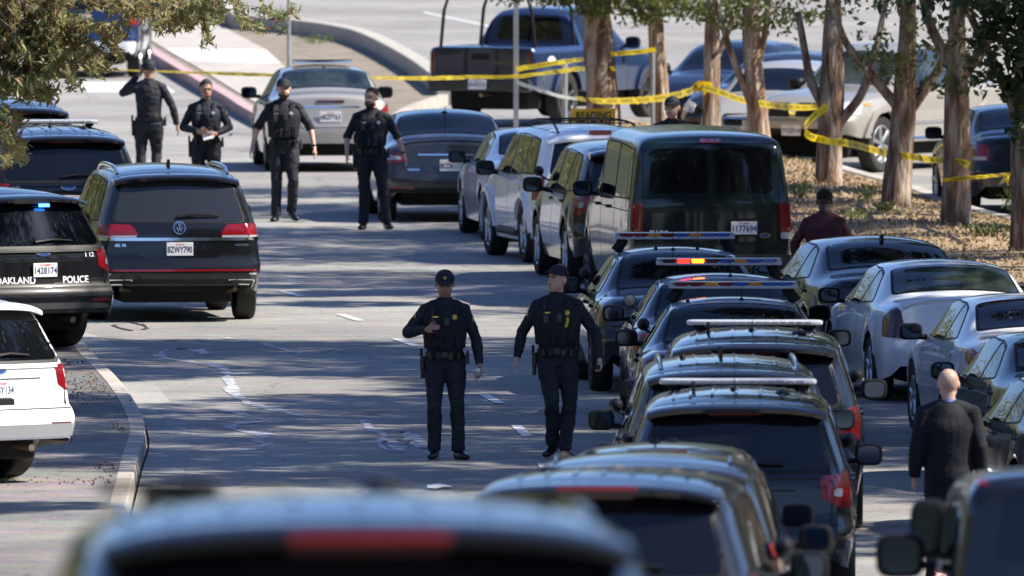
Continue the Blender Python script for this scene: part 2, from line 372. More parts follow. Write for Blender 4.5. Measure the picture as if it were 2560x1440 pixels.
class Car:
    def __init__(s, ty, px, d, head, col, label, cat, name, group=None, sc=(1, 1, 1), z=None, wheels=ALLOY, glass=GLASS, rw_glass=None, roll=0, spokes=5, tyre_in=0, mirrors=True, trim=True, axis=1.0):
        s.T = TY[ty]; s.ty = ty; s.sc = sc; s.verts, s.faces, s.bvh = get_shell(ty, sc)
        zz = terr(d) if z is None else z
        s.root = empty(name, ((px - CX) / FPX * d, d, zz), 0, label, cat, group)
        sl = (terr(d + 4) - terr(d)) / 4 if z is None else 0
        s.root.rotation_euler = (R(roll), math.atan(-sl), math.pi / 2 + R(head))
        mb = MB(); mb.add(s.verts, s.faces); s.body = mb.build('body', col, s.root)
        s.L = s.T['L'] * sc[0]; s.glass = glass; s.rwg = rw_glass or glass; s.col = col
        T = s.T; sx, sy, sz = sc
        # windows
        for P_ in T['sw']:
            for sg in (1, -1):
                q = [(a * sx, b * sz) for a, b in P_]
                s.over('window_trim', s.grow(q, .022), 'L' if sg > 0 else 'R', RUB, .003, r=.05, thick=.012)
                s.over('side_window', q, 'L' if sg > 0 else 'R', glass, .006, r=.05, thick=.01)
        if T.get('rw'):
            q = [(a * sy, b * sz) for a, b in T['rw']]
            s.over('rear_window', q, 'B', s.rwg, .006, r=.07, thick=.01)
        elif T.get('rwtop'):
            q = [(a * sx, b * sy) for a, b in T['rwtop']]
            s.over('window_trim', s.grow(q, .03), 'T', RUB, .003, r=.10, thick=.012)
            s.over('rear_window', q, 'T', s.rwg, .007, r=.09, thick=.01)
        q = [(a * sx, b * sy) for a, b in T['ws']]
        s.over('windshield', q, 'T', glass, .006, r=.08, thick=.01)
        # door gaps
        if trim:
            for dx in T['doors']:
                for f in ('L', 'R'):
                    x = dx * sx; zt = T['belt'] * sz
                    s.over('door_gap', [(x - .006, .42 * sz), (x + .006, .42 * sz), (x + .006, zt), (x - .006, zt)], f, RUB, .0015, r=0, thick=.004, res=.1)
                    if dx != T['doors'][0] or len(T['doors']) == 2 or ty in ('sedan', 'vic'):
                        if dx > T['doors'][0]:
                            hx = x - .80 * sx + .62; 
            for dx in T['doors'][1:]:
                for f in ('L', 'R'):
                    x = dx * sx - .88 * sx; zt = T['belt'] * sz - .10
                    s.over('door_handle', [(x, zt), (x + .2, zt), (x + .2, zt + .035), (x, zt + .035)], f, s.col if wheels is ALLOY else RUB, .03, r=.015, thick=.03)
        # underbody and wheels
        ub = MB(); ub.box((s.L / 2, 0, .50 * sz), (s.L - .7, 1.30 * sy, .56 * sz)); ub.box((s.L / 2, 0, .62 * sz), (s.L - .5, 1.40 * sy, .25 * sz)); ub.build('underbody', UNDER, s.root, bevel=.03)
        Rw = T['Rw'] * max(.93, sz)
        for ax in T['axles']:
            for sg in (1, -1):
                yo = (T['st'][sorted(T['st'])[4]][3] - .015) * sy - tyre_in
                s.wheel(ax * sx, sg, yo, Rw, wheels, spokes)
        if mirrors: s.mirror()
    def grow(s, q, g):
        c = Vector((sum(a for a, b in q) / len(q), sum(b for a, b in q) / len(q))); out = []
        n = len(q)
        for i in range(n):
            p = Vector(q[i]); d1 = (p - Vector(q[i - 1])).normalized(); d2 = (Vector(q[(i + 1) % n]) - p).normalized()
            n1 = Vector((d1.y, -d1.x)); n2 = Vector((d2.y, -d2.x))
            if n1.dot(p - c) < 0: n1 = -n1
            if n2.dot(p - c) < 0: n2 = -n2
            out.append(tuple(p + (n1 + n2) / (1 + max(-.5, n1.dot(n2))) * g))
        return out
    def ray(s, f, a, b):
        if f == 'B': o, d = Vector((-4, a, b)), Vector((1, 0, 0))
        elif f == 'F': o, d = Vector((s.L + 4, a, b)), Vector((-1, 0, 0))
        elif f == 'L': o, d = Vector((a, 5, b)), Vector((0, -1, 0))
        elif f == 'R': o, d = Vector((a, -5, b)), Vector((0, 1, 0))
        elif f == 'T': o, d = Vector((a, b, 6)), Vector((0, 0, -1))
        elif f == 'CF':
            dr = Vector((math.cos(a), math.sin(a), 0)); A = Vector((s.L - 1.0, 0, b)); o = A + dr * 4; d = -dr
        else:
            dr = Vector((-math.cos(a), math.sin(a), 0)); A = Vector((1.0, 0, b)); o = A + dr * 4; d = -dr
        h = s.bvh.ray_cast(o, d)
        if h[0] is None:
            t = o + d * 4; h = s.bvh.find_nearest(t)
            return Vector(h[0]), -d
        nrm = h[1]
        if nrm.dot(d) > 0: nrm = -nrm
        return h[0], nrm
    def over(s, name, poly, face, m, eps=.005, r=.03, thick=.012, res=.07, parent=None, hole=None):
        """thin curved panel lying on the shell: windows, lamps, trim"""
        P2 = roundpoly(poly, r) if r > 0 else list(poly)
        rr = res if face not in ('C', 'CF') else res / 1.0
        B = []
        for i in range(len(P2)):
            a = Vector(P2[i]); b = Vector(P2[(i + 1) % len(P2)]); k = max(1, int((b - a).length / rr))
            for j in range(k): B.append(a.lerp(b, j / k))
        nb = len(B); xs = [p.x for p in B]; ys = [p.y for p in B]
        pts = list(B)
        x = min(xs) + rr / 2
        while x < max(xs):
            y = min(ys) + rr / 2
            while y < max(ys):
                pts.append(Vector((x, y))); y += rr
            x += rr
        out = delaunay_2d_cdt(pts, [], [list(range(nb))], 1, 1e-5)
        v2, fs = out[0], out[2]
        V = []; Nn = []
        for p in v2:
            h, nn = s.ray(face, p.x, p.y); V.append(h + nn * eps); Nn.append(nn)
        cnt = {}
        for f in fs:
            for i in range(len(f)):
                e = (f[i], f[(i + 1) % len(f)]); k = tuple(sorted(e)); cnt[k] = cnt.get(k, 0) + 1
        F = [tuple(f) for f in fs]; mp = {}
        for (a, b), c in cnt.items():
            if c == 1:
                for q in (a, b):
                    if q not in mp: mp[q] = len(V); V.append(V[q] - Nn[q] * (eps + thick))
                F.append((a, b, mp[b], mp[a]))
        mb = MB(); mb.add(V, F)
        return mb.build(name, m, parent or s.root)
    def cyl(s, pts3):  # (x,y,z) near the rear corner -> (theta,z)
        return [(math.atan2(y, 1.0 - x), z) for x, y, z in pts3]
    def cylf(s, pts3):
        return [(math.atan2(y, x - (s.L - 1.0)), z) for x, y, z in pts3]
    def strip(s, name, pts, face, w_, m, eps=.004, both=False):
        """narrow band along a polyline on the shell"""
        top = [(a, b + w_ / 2) for a, b in pts]; bot = [(a, b - w_ / 2) for a, b in pts][::-1]
        return s.over(name, bot[::-1] + top[::-1], face, m, eps, r=0)
    def wheel(s, x, sg, yo, Rw, m, spokes):
        hw = .115; y = sg * (yo - hw)
        t = MB(); pr = [(Rw * .66, -hw * .8), (Rw * .8, -hw * .98), (Rw * .93, -hw), (Rw * .985, -hw * .85), (Rw, -hw * .5), (Rw, hw * .5), (Rw * .985, hw * .85), (Rw * .93, hw), (Rw * .8, hw * .98), (Rw * .66, hw * .8), (Rw * .64, 0), (Rw * .66, -hw * .8)]
        t.lathe(pr, (x, y, Rw)); o = t.build('wheel', TYRE, s.root)
        r = MB(); f = sg * hw; r0 = Rw * .67
        r.lathe([(r0, f * .86), (r0 * .97, f * .9), (r0 * .92, f * .8), (r0 * .88, f * .2), (r0 * .6, f * .1)], (x, y, Rw))
        for k in range(spokes):
            an = 2 * math.pi * k / spokes + .3
            for w2 in ((-.05, .05),):
                pts = [Vector((x + math.cos(an) * rr, y + f * dd, Rw + math.sin(an) * rr)) for rr, dd in ((r0 * .12, .72), (r0 * .5, .74), (r0 * .93, .84))]
                r.tube(pts, [(.028, .03), (.026, .022), (.036, .02)], seg=6, up=(math.sin(an), 0, -math.cos(an)))
        r.lathe([(0.001, f * .85), (r0 * .17, f * .83), (r0 * .2, f * .6)], (x, y, Rw), seg=14)
        r.build('rim', m, o)
        d = MB(); d.lathe([(.001, f * .25), (r0 * .8, f * .25)], (x, y, Rw), seg=20); d.build('brake_disc', DALLOY, o)
    def mirror(s, x=None, z=None, y=None, size=(.07, .115, .085), m=None, both=True):
        T = s.T; sx, sy, sz = s.sc
        base = {'suv': (3.42, .96, 1.16), 'sedan': (3.28, .88, 1.03), 'vic': (3.42, .93, 1.03), 'van': (3.95, .99, 1.30), 'pickup': (3.45, .95, 1.20)}[s.ty]
        bx, by, bz = (x or base[0]) * sx, (y or base[1]) * sy, (z or base[2]) * sz
        if s.ty in ('suv', 'van', 'pickup') and size == (.07, .115, .085): size = (.075, .118, .094)
        for sg in ((1, -1) if both else (1,)):
            c = Vector((bx, sg * (by + size[1] + .015), bz)); mb = MB()
            # rounded housing
            n = 18; prof = []
            for i in range(n):
                a = 2 * math.pi * i / n; e = .55
                prof.append((math.copysign(abs(math.cos(a)) ** e, math.cos(a)), math.copysign(abs(math.sin(a)) ** e, math.sin(a))))
            rows = []
            for (dx, k) in ((-1, .86), (-.9, .98), (-.2, 1.0), (.5, .85), (1, .45)):
                rows.append([(c.x + dx * size[0], c.y + u * size[1] * k, c.z + v * size[2] * k) for u, v in prof])
            vs = sum(rows, []); fs = []
            for j in range(4):
                for i in range(n): fs.append((j * n + i, j * n + (i + 1) % n, (j + 1) * n + (i + 1) % n, (j + 1) * n + i))
            fs.append(tuple(range(n))); fs.append(tuple(range(4 * n, 5 * n)))
            mb.add(vs, fs); mb.tube([(bx + .02, sg * (by - .04), bz - .06), (bx + .01, sg * (by + .09), bz - .05)], [(.04, .03), (.03, .025)], seg=8)
            o = mb.build('mirror', m or RUB, s.root)
            g = MB(); g.add([(c.x - size[0] - .003, c.y + u * size[1] * .76, c.z + v * size[2] * .76) for u, v in prof], [tuple(range(n))]); g.build('mirror_glass', MIRR, o, smooth=False, fix=False)
    def plate(s, txt, z, y=0, face='B', top='CA EXEMPT', w_=.305, sub=True, tcol=None, depth=.01):
        h = w_ * .5; p, nn = s.ray(face, y, z); sgn = -1 if face == 'B' else 1
        x = p.x + sgn * (.012 + depth)
        o = MB().box((x, y, z), (.006, w_, h)).build('license_plate', PLATE, s.root, bevel=.002)
        for tx, sz_, dz, mm in ((txt, h * .66, -h * .07, tcol or NAVYT), (top, h * .2, h * .34, REDT)):
            if not tx: continue
            v, f = text_mesh(tx, sz_, .0016 if sz_ > .04 else .0004, sx=.92 if len(tx) < 8 else .86)
            wd = max(a for a, b in v) - min(a for a, b in v); k = min(1, w_ * .93 / wd)
            mb = MB(); mb.add([(x + sgn * .0045, y + sgn * a * k, z + dz + b) for a, b in v], f); mb.build('plate_text', mm, o, smooth=False)
        return o
    def text(s, txt, y, z, size, m=WHT, face='B', bold=.002, sx=1.0, name='lettering', eps=.006):
        v, f = text_mesh(txt, size, bold, sx=sx); mb = MB(); V = []
        for a, b in v:
            if face == 'B': aa = y - a
            elif face == 'L': aa = y - a
            elif face == 'F': aa = y + a
            else: aa = y + a
            h, nn = s.ray(face, aa, z + b); V.append(h + nn * eps)
        mb.add(V, f); return mb.build(name, m, s.root, smooth=False)
    def oval(s, y, z, a=.085, b=.033, face='B', m=None, ring=True):
        q = [(y + a * math.cos(t * math.pi / 10), z + b * math.sin(t * math.pi / 10)) for t in range(20)]
        o = s.over('badge', q, face, CHROME, .008, r=0, thick=.01)
        q = [(y + a * .88 * math.cos(t * math.pi / 10), z + b * .8 * math.sin(t * math.pi / 10)) for t in range(20)]
        s.over('badge_face', q, face, m or FOVAL, .011, r=0, thick=.003, parent=o)
        return o
    def antenna(s, x, y, h=.35, base=.03, r=.004, fin=False):
        p, nn = s.ray('T', x, y); mb = MB()
        if fin:
            mb.prism([(p.x - .09, p.z - .01), (p.x + .09, p.z - .01), (p.x + .02, p.z + .03), (p.x - .06, p.z + .075), (p.x - .085, p.z + .07)], y - .016, y + .016, 'y')
        else:
            mb.lathe([(.001, .03), (base * .4, .028), (base, .008), (base * 1.05, -.004)], (p.x, y, p.z), 'z', 14)
            if h: mb.tube([(p.x, y, p.z), (p.x - .01, y, p.z + h)], [r, r * .7], seg=6)
        return mb.build('antenna', RUB, s.root)
    def puck(s, x, y, r=.05, h=.03):
        p, nn = s.ray('T', x, y); MB().lathe([(.001, h), (r * .7, h), (r, h * .4), (r * 1.02, -.005)], (p.x, y, p.z), 'z', 18).build('roof_puck', RUB, s.root)
    def roof_ribs(s, x0, x1, ys):
        for y in ys:
            s.over('roof_rib', [(x0, y - .012), (x1, y - .012), (x1, y + .012), (x0, y + .012)], 'T', s.col, .008, r=0, thick=.008, res=.12)
    def rails(s, x0=.95, x1=2.9, y=.66, m=CHROME, h=.055, r=.017):
        sx, sy, sz = s.sc
        for sg in (1, -1):
            pts = []
            for i in range(11):
                t = i / 10; x = (x0 + (x1 - x0) * t) * sx; p, nn = s.ray('T', x, sg * y * sy)
                k = min(1, math.sin(math.pi * min(1, max(0, t))) * 2.6)
                pts.append((x, sg * y * sy, p.z - .008 + h * k))
            MB().tube(pts, r, seg=8, flat=1.2).build('roof_rail', m, s.root)
    def spoiler(s, m=None, x0=.62, x1=.24, hw=.735, z=1.70):
        sx, sy, sz = s.sc; mb = MB(); rows = []
        N = 17
        for (x, dz, t) in ((x0, -.012, .02), (x0 - .12, .0, .05), (x1 + .1, -.012, .055), (x1 + .02, -.03, .05), (x1, -.045, .03)):
            r1 = []; r2 = []
            for i in range(N):
                u = -1 + 2 * i / (N - 1); zz = (z - .045 * abs(u) ** 2.4) * sz + dz - (.02 * abs(u) ** 8)
                xx = (x + .10 * abs(u) ** 4) * sx; yy = u * hw * sy
                r1.append((xx, yy, zz)); r2.append((xx, yy, zz - t))
            rows.append(r1 + r2[::-1])
        M_ = 2 * N; vs = sum(rows, []); fs = []
        for j in range(4):
            for i in range(M_): fs.append((j * M_ + i, j * M_ + (i + 1) % M_, (j + 1) * M_ + (i + 1) % M_, (j + 1) * M_ + i))
        for b in (0, 4 * M_):
            for i in range(N - 1): fs.append((b + i, b + i + 1, b + M_ - 2 - i, b + M_ - 1 - i))
        mb.add(vs, fs); return mb.build('spoiler', m or s.col, s.root)
    def brake(s, z, hw=.2, m=None, x=None, h=.03):
        if x is None:
            return s.over('brake_light', [(-hw, z), (hw, z), (hw, z + h), (-hw, z + h)], 'B', m or DRED, .012, r=.01)
        return MB().box((x, 0, z), (.03, hw * 2, h)).build('brake_light', m or DRED, s.root, bevel=.005)
    def wiper(s, y0=.05, y1=-.42, z=1.2, m=None):
        p0, n0 = s.ray('B', y0, z); p1, n1 = s.ray('B', (y0 + y1) / 2, z + .03); p2, n2 = s.ray('B', y1, z + .01)
        MB().tube([p0 - Vector((.02, 0, 0)), p1 - Vector((.045, 0, -.0)), p2 - Vector((.03, 0, 0))], [(.02, .022), (.013, .012), (.008, .012)], seg=8).build('wiper', m or RUB, s.root)
    def modern_bar(s, x=2.2, hw=.66, z=None, m=BAR, h=.055):
        p, nn = s.ray('T', x, 0); zz = (z or p.z + .036)
        mb = MB(); n = 16; prof = [(.13 * math.copysign(abs(math.cos(2 * math.pi * i / n)) ** .5, math.cos(2 * math.pi * i / n)), h / 2 * math.copysign(abs(math.sin(2 * math.pi * i / n)) ** .6, math.sin(2 * math.pi * i / n))) for i in range(n)]
        rows = []
        for y, k in ((-hw, .5), (-hw + .02, .9), (-hw + .08, 1), (hw - .08, 1), (hw - .02, .9), (hw, .5)):
            rows.append([(x + a * k + .05 * abs(y / hw) ** 3, y, zz + b * k) for a, b in prof])
        vs = sum(rows, []); fs = []
        for j in range(5):
            for i in range(n): fs.append((j * n + i, j * n + (i + 1) % n, (j + 1) * n + (i + 1) % n, (j + 1) * n + i))
        fs.append(tuple(range(n))); fs.append(tuple(range(5 * n, 6 * n)))
        mb.add(vs, fs); o = mb.build('light_bar', m, s.root)
        md = MB()
        for k in range(14):
            y = -hw + .1 + (2 * hw - .2) * (k + .5) / 14; md.box((x - .128, y, zz), (.01, (2 * hw - .2) / 14 * .86, h * .55))
        md.build('lens_row', mat('clear_led_lens', (.3, .31, .33), .12, coat=1), o, bevel=.003)
        for sg in (1, -1): MB().tube([(x, sg * (hw - .15), zz - h * .4), (x, sg * (hw - .1), p.z - .04)], [(.02, .05), (.025, .06)], seg=8).build('bar_foot', RUB, o)
    def color_bar(s, x=2.35, hw=.60, lit=False, dz=.11):
        p, nn = s.ray('T', x, 0); zz = p.z + dz; h = .075
        base = MB(); base.box((x, 0, zz - .01), (.26, 2 * hw, .035)); base.box((x, 0, zz + .035), (.24, 2 * hw - .02, .012)); o = base.build('light_bar', BAR, s.root, bevel=.006)
        cols = [RED, RED, AMB, RED, BLU, AMB, BLU, BLU]; n = 8
        wd = (2 * hw - .12) / n
        for k in range(n):
            y = hw - .06 - wd * (k + .5); m = cols[k]
            if lit and k == 1: m = mat('lit_red_led', (.8, .05, .02), .2, emit=(1, .012, .006), es=3.5)
            if lit and k == 2: m = mat('lit_amber_led', (.8, .3, .02), .2, emit=(1, .17, .004), es=3.5)
            if lit and k in (0, 3): m = DRED
            MB().box((x - .115, y, zz + .012), (.03, wd * .88, h * .62)).box((x + .115, y, zz + .012), (.03, wd * .88, h * .62)).build('light_module', m, o, bevel=.006)
        MB().box((x, 0, zz + .012), (.2, 2 * hw - .05, .04)).build('bar_core', UNDER, o)
        for sg in (1, -1):
            MB().box((x, sg * (hw - .03), zz + .012), (.25, .05, h * .7)).build('bar_end_lens', WLENS, o, bevel=.01)
            MB().tube([(x, sg * (hw - .12), zz - .02), (x, sg * (hw - .02), p.z - .05)], [(.02, .05), (.03, .06)], seg=8).build('bar_foot', RUB, o)
    def spotlight(s, sg=1, back=False):
        bx, by, bz = {'suv': (3.5, .86, 1.28), 'vic': (3.5, .82, 1.16)}[s.ty]
        c = Vector((bx, sg * (by + .07), bz)); f = 1 if back else -1
        mb = MB(); mb.lathe([(.001, .085 * f), (.03, .08 * f), (.058, .03 * f), (.064, -.03 * f), (.060, -.035 * f)], c, 'x', 18); mb.tube([c + Vector((0, 0, -.04)), (bx + .02, sg * (by - .06), bz - .12)], .012, seg=8)
        o = mb.build('spotlight', RUB, s.root)
        MB().lathe([(.001, -.042 * f), (.056, -.034 * f)], c, 'x', 18).build('spotlight_lens', mat('spot_lens', (.35, .34, .28), .1, coat=1), o)
    def two_lights(s, name, poly3, m, eps=.008, front=False, parent=None, r=.02):
        out = []
        for sg in (1, -1):
            q = (s.cylf if front else s.cyl)([(x, y * sg, z) for x, y, z in poly3])
            out.append(s.over(name, q, 'CF' if front else 'C', m, eps, r=r, thick=.012, res=.035, parent=None if parent is None else parent[0 if sg > 0 else 1]))
        return out
def explorer_rear(c, plate='1428174', white=False, badge=True, strobe=False, small=False):
    """tail of the police SUVs: lamps, bumper, plate recess, wiper, spoiler"""
    c.spoiler()
    L = c.two_lights('tail_light', [(.12, .70, .92), (.16, .66, 1.10), (.55, .97, 1.16), (.50, 1.0, .96), (.3, .96, .84), (.14, .84, .84)], RED)
    c.two_lights('reverse_lens', [(.12, .80, .94), (.14, .80, 1.0), (.2, .87, 1.0), (.18, .87, .93)], WLENS, .011, parent=L)
    c.over('window_trim', c.grow([(a, b) for a, b in c.T['rw']], .03), 'B', RUB, .003, r=.08)
    c.brake(1.615, .22, DRED, x=.33, h=.028)
    c.wiper(.08, -.40, 1.19)
    c.over('lower_bumper', [(-.86, .36), (.86, .36), (.90, .50), (.5, .53), (-.5, .53), (-.90, .50)], 'B', PLAST, .006, r=.05)
    for sg in (1, -1): c.over('reflector', [(sg * .55, .54), (sg * .80, .54), (sg * .80, .575), (sg * .55, .575)], 'B', DRED, .009, r=.01)
    c.strip('tailgate_gap', [(-.84, .70), (.84, .70)], 'B', .012, RUB)
    for sg in (1, -1): c.strip('tailgate_gap', [(sg * .80 - .006, .90), (sg * .80 + .006, .90)], 'B', .35, RUB)
    c.strip('tailgate_ledge', [(-.72, 1.085), (.72, 1.085)], 'B', .02, c.col, .022)
    if plate: c.plate(plate, .89)
    c.strip('plate_ledge', [(-.5, .985), (.5, .985)], 'B', .014, RUB if not white else PLAST)
    if badge: c.oval(0, 1.065, .09, .034)
    MB().tube([(.02, .35, .34), (.3, .35, .36)], .035, seg=12).tube([(.02, -.35, .34), (.3, -.35, .36)], .035, seg=12).build('exhaust', EXH, c.root)
# ---------------------------------------------------------------- people (local: x = right of picture, faces -y, z up; 1.80 m)
SKIN = {'mid': mat('skin_medium', (.42, .25, .17), .5, var=.12, vscale=20), 'light': mat('skin_light', (.60, .37, .27), .5, var=.1, vscale=20), 'dark': mat('skin_dark', (.10, .05, .03), .5),
        'tan': mat('skin_tan', (.40, .225, .15), .5, var=.1, vscale=20)}
NAVY = mat('navy_uniform', (.0075, .0095, .018), .75, bump=.9, bscale=16, var=.3, vscale=5)
NAVY2 = mat('navy_trousers', (.010, .012, .021), .8, bump=.9, bscale=12, var=.3, vscale=5)
VEST = mat('vest_black', (.006, .007, .011), .8, bump=.5, bscale=50)
LEATH = mat('belt_leather', (.006, .006, .007), .35)
BOOT = mat('boot_leather', (.008, .008, .009), .3)
HAIRD = mat('hair_dark', (.02, .014, .010), .7, bump=.5, bscale=120)
BEARDM = mat('beard_brown', (.055, .032, .02), .8, bump=.5, bscale=120); BEARDR = mat('beard_ginger', (.13, .055, .028), .8, bump=.5, bscale=120)
HAIRR = mat('beard_red_brown', (.075, .03, .015), .7, bump=.5, bscale=120)
GOLD = mat('badge_gold', (.75, .55, .12), .3, .7)
SILV = mat('badge_silver', (.75, .78, .82), .25, .8)
EYE = mat('eye_dark', (.02, .015, .012), .3)
LIP = mat('lips', (.30, .12, .09), .5)
def remesh(mb, name, m, parent, vox=.009, smooth=6, wr=0.0, wscale=9, seed=0):
    me = mb.mesh(name, m, True); o = bpy.data.objects.new(name, me); COL.objects.link(o)
    r = o.modifiers.new('r', 'REMESH'); r.mode = 'VOXEL'; r.voxel_size = vox; r.use_smooth_shade = True
    s = o.modifiers.new('s', 'SMOOTH'); s.iterations = smooth; s.factor = .5
    dg = bpy.context.evaluated_depsgraph_get(); me2 = bpy.data.meshes.new_from_object(o.evaluated_get(dg))
    bpy.data.objects.remove(o); bpy.data.meshes.remove(me)
    if wr:
        n = len(me2.vertices); co = np.empty(n * 3); me2.vertices.foreach_get('co', co); co = co.reshape(-1, 3)
        no = np.empty(n * 3); me2.vertices.foreach_get('normal', no); no = no.reshape(-1, 3)
        for i in range(n):
            p = Vector(co[i]); q = Vector((p.x * wscale + seed * 7, p.y * wscale, p.z * wscale * 1.7))
            f = noise.noise(q) + .5 * noise.noise(q * 2.1 + Vector((p.x * 8, 0, p.z * 12)))
            co[i] += no[i] * f * wr
        me2.vertices.foreach_set('co', co.ravel())
    me2.name = name
    if not me2.materials: me2.materials.append(m)
    me2.polygons.foreach_set('use_smooth', [True] * len(me2.polygons)); me2.update()
    o = bpy.data.objects.new(name, me2); return link(o, parent)
def lerp(a, b, t): return a + (b - a) * t
class Person:
    def __init__(s, px, d, label, h=1.80, face=0, pose=None, skin='mid', lean=0, group=None, z=0, bulk=1.0, vox=.008, torso='police', sleeves='long', bottoms=NAVY2, top=NAVY, name='person', head_yaw=0, head_pitch=0, feet=None):
        pose = pose or {}
        s.root = empty(name, ((px - CX) / FPX * d, d, z), R(face), label, 'person', group)
        s.root.scale = (h / 1.8,) * 3
        V3 = Vector; s.V = V3
        g = lambda k, v: V3(pose.get(k, v))
        J = dict(hipL=g('hipL', (-.095, 0, .94)), hipR=g('hipR', (.095, 0, .94)), kneeL=g('kneeL', (-.11, -.02, .51)), kneeR=g('kneeR', (.11, -.02, .51)),
                 ankL=g('ankL', (-.12, .02, .09)), ankR=g('ankR', (.12, .02, .09)), toeL=g('toeL', (-.15, -.19, .035)), toeR=g('toeR', (.15, -.19, .035)),
                 shL=g('shL', (-.182, .012, 1.435)), shR=g('shR', (.182, .012, 1.435)), elL=g('elL', (-.27, .02, 1.16)), elR=g('elR', (.27, .02, 1.16)),
                 wrL=g('wrL', (-.30, -.07, .90)), wrR=g('wrR', (.30, -.07, .90)))
        s.J = J; lean_ = lean
        def TL(p):  # forward lean of the trunk
            p = V3(p); k = max(0, p.z - .95); return V3((p.x, p.y - k * math.sin(R(lean_)), .95 + k * math.cos(R(lean_)) if p.z > .95 else p.z))
        s.TL = TL
        for k in ('shL', 'shR', 'elL', 'elR', 'wrL', 'wrR'):
            if lean_: J[k] = TL(J[k])
        B = bulk
        RINGS = [(.86, .150, .10, 0), (.93, .172, .118, .01), (1.0, .168, .118, .005), (1.10, .150 * B, .108 * B, 0), (1.22, .160 * B, .118 * B, 0), (1.34, .178 * B, .125 * B, .003), (1.42, .168, .112, .01), (1.475, .130, .09, .012), (1.52, .085, .07, .012), (1.56, .062, .06, .012)]
        def torso_mb(g_, z0=.86, z1=1.54):
            mb = MB(); pts = []; rs = []
            zz = z0
            while zz <= z1 + 1e-6:
                a, b, c = [float(np.interp(zz, [r[0] for r in RINGS], [r[i] for r in RINGS])) for i in (1, 2, 3)]
                pts.append(TL((0, c, zz))); rs.append((a + g_, b + g_)); zz += .04
            mb.tube(pts, rs, seg=22, up=(1, 0, 0)); return mb
        s.torso_mb = torso_mb
        def leg(mb, sd, g_, z_low=None):
            h_, k, a = J['hip' + sd], J['knee' + sd], J['ank' + sd]
            mb.tube([h_ + V3((0, 0, .03)), lerp(h_, k, .35), lerp(h_, k, .75), k, lerp(k, a, .28) + V3((0, .012, 0)), lerp(k, a, .7), a], [.092 + g_, .088 + g_, .066 + g_, .056 + g_, .056 + g_, .042 + g_ * 1.5, .036 + g_ * 2.2], seg=14)
            mb.ell(h_, (.095 + g_,) * 3); mb.ell(k, (.057 + g_,) * 3)
        def arm(mb, sd, g_, t1=1.0, fore=1.0):
            a, b, c = J['sh' + sd], J['el' + sd], J['wr' + sd]
            mb.tube([a, lerp(a, b, .4), b], [.052 + g_, .049 + g_, .041 + g_], seg=12); mb.ell(a, (.055 + g_,) * 3); mb.tube([TL((0, .012, 1.50)), lerp(TL((0, .012, 1.50)), a, .55) + Vector((0, 0, .012)), a], [.058 + g_, .050 + g_, .050 + g_], seg=12); mb.ell(b, (.042 + g_,) * 3)
            if fore > 0:
                e = lerp(b, c, fore); mb.tube([b, lerp(b, e, .3), e], [.042 + g_, .042 + g_, lerp(.040, .027, fore) + g_], seg=12)
        # body, one continuous surface
        mb = torso_mb(-.012)
        for sd in 'LR': leg(mb, sd, -.008); arm(mb, sd, -.004)
        hc = TL((0, -.008, 1.686)); s.hc = hc
        HR = rot(head_pitch, 0, head_yaw) * 1.12; s.HR = HR
        H = lambda p: hc + HR @ V3(p); s.H = H
        mb.tube([TL((0, .012, 1.50)), TL((0, .01, 1.56)), H((0, .015, -.03))], [.062, .057, .055], seg=14)
        mb.ell(H((0, .012, .025)), (.077, .093, .090), HR, 18, 14); mb.ell(H((0, -.022, -.042)), (.064, .068, .070), HR, 16, 10)
        mb.ell(H((0, -.040, -.092)), (.030, .030, .022), HR)   # chin
        mb.tube([H((0, -.082, .018)), H((0, -.103, -.022)), H((0, -.088, -.034))], [.008, .014, .012], seg=8)   # nose
        mb.ell(H((0, -.074, .030)), (.052, .018, .012), HR)  # brow
        mb.ell(H((0, -.078, -.058)), (.024, .012, .012), HR)
        for sg in (-1, 1): mb.ell(H((sg * .076, .012, -.004)), (.010, .018, .030), HR)
        for sd in 'LR': s.hand(mb, sd, pose.get('hand' + sd, 'relax'), pose)
        body = remesh(mb, 'body', SKIN[skin], s.root, vox * .8, 2); s.body = body
        # face
        e = MB()
        for sg in (-1, 1): e.ell(H((sg * .030, -.0865, .006)), (.014, .007, .0065), HR, 10, 6)
        e.build('eyes', EYE, s.root)
        e = MB(); e.ell(H((0, -.0915, -.056)), (.024, .007, .006), HR, 10, 6); e.build('mouth', LIP, s.root)
        e = MB()
        for sg in (-1, 1): e.tube([H((sg * .013, -.089, .026)), H((sg * .032, -.090, .031)), H((sg * .048, -.076, .026))], .0045, seg=6)
        e.build('eyebrows', HAIRD, s.root)
        # clothes
        sh = MB()
        sh.v, sh.f = torso_mb(.006 if torso != 'suit' else .03, .92 if torso != 'suit' else .80, 1.52).v, torso_mb(.006 if torso != 'suit' else .03, .92 if torso != 'suit' else .80, 1.52).f
        fo = {'long': .97, 'roll': .06, 'short': 0, 'suit': .99}[sleeves]
        for sd in 'LR': arm(sh, sd, .013 if torso != 'suit' else .024, fore=fo)
        sh.tube([TL((0, .01, 1.47)), TL((0, .006, 1.565))], [(.090, .080), (.069, .066)], seg=16)
        s.shirt = remesh(sh, 'jacket' if torso == 'suit' else 'shirt', top, s.root, vox * 1.15, 4, wr=.007 if torso != 'suit' else .003, seed=px)
        if sleeves == 'roll':
            c = MB()
            for sd in 'LR':
                a, b, w_ = J['sh' + sd], J['el' + sd], J['wr' + sd]
                c.tube([lerp(a, b, .93), lerp(b, w_, .10)], [.062, .06], seg=12)
            remesh(c, 'rolled_cuffs', top, s.root, .008, 2, wr=.003)
        tr = MB()
        for sd in 'LR': leg(tr, sd, .015)
        t2 = torso_mb(.010, .86, 1.02); tr.add(t2.v, t2.f)
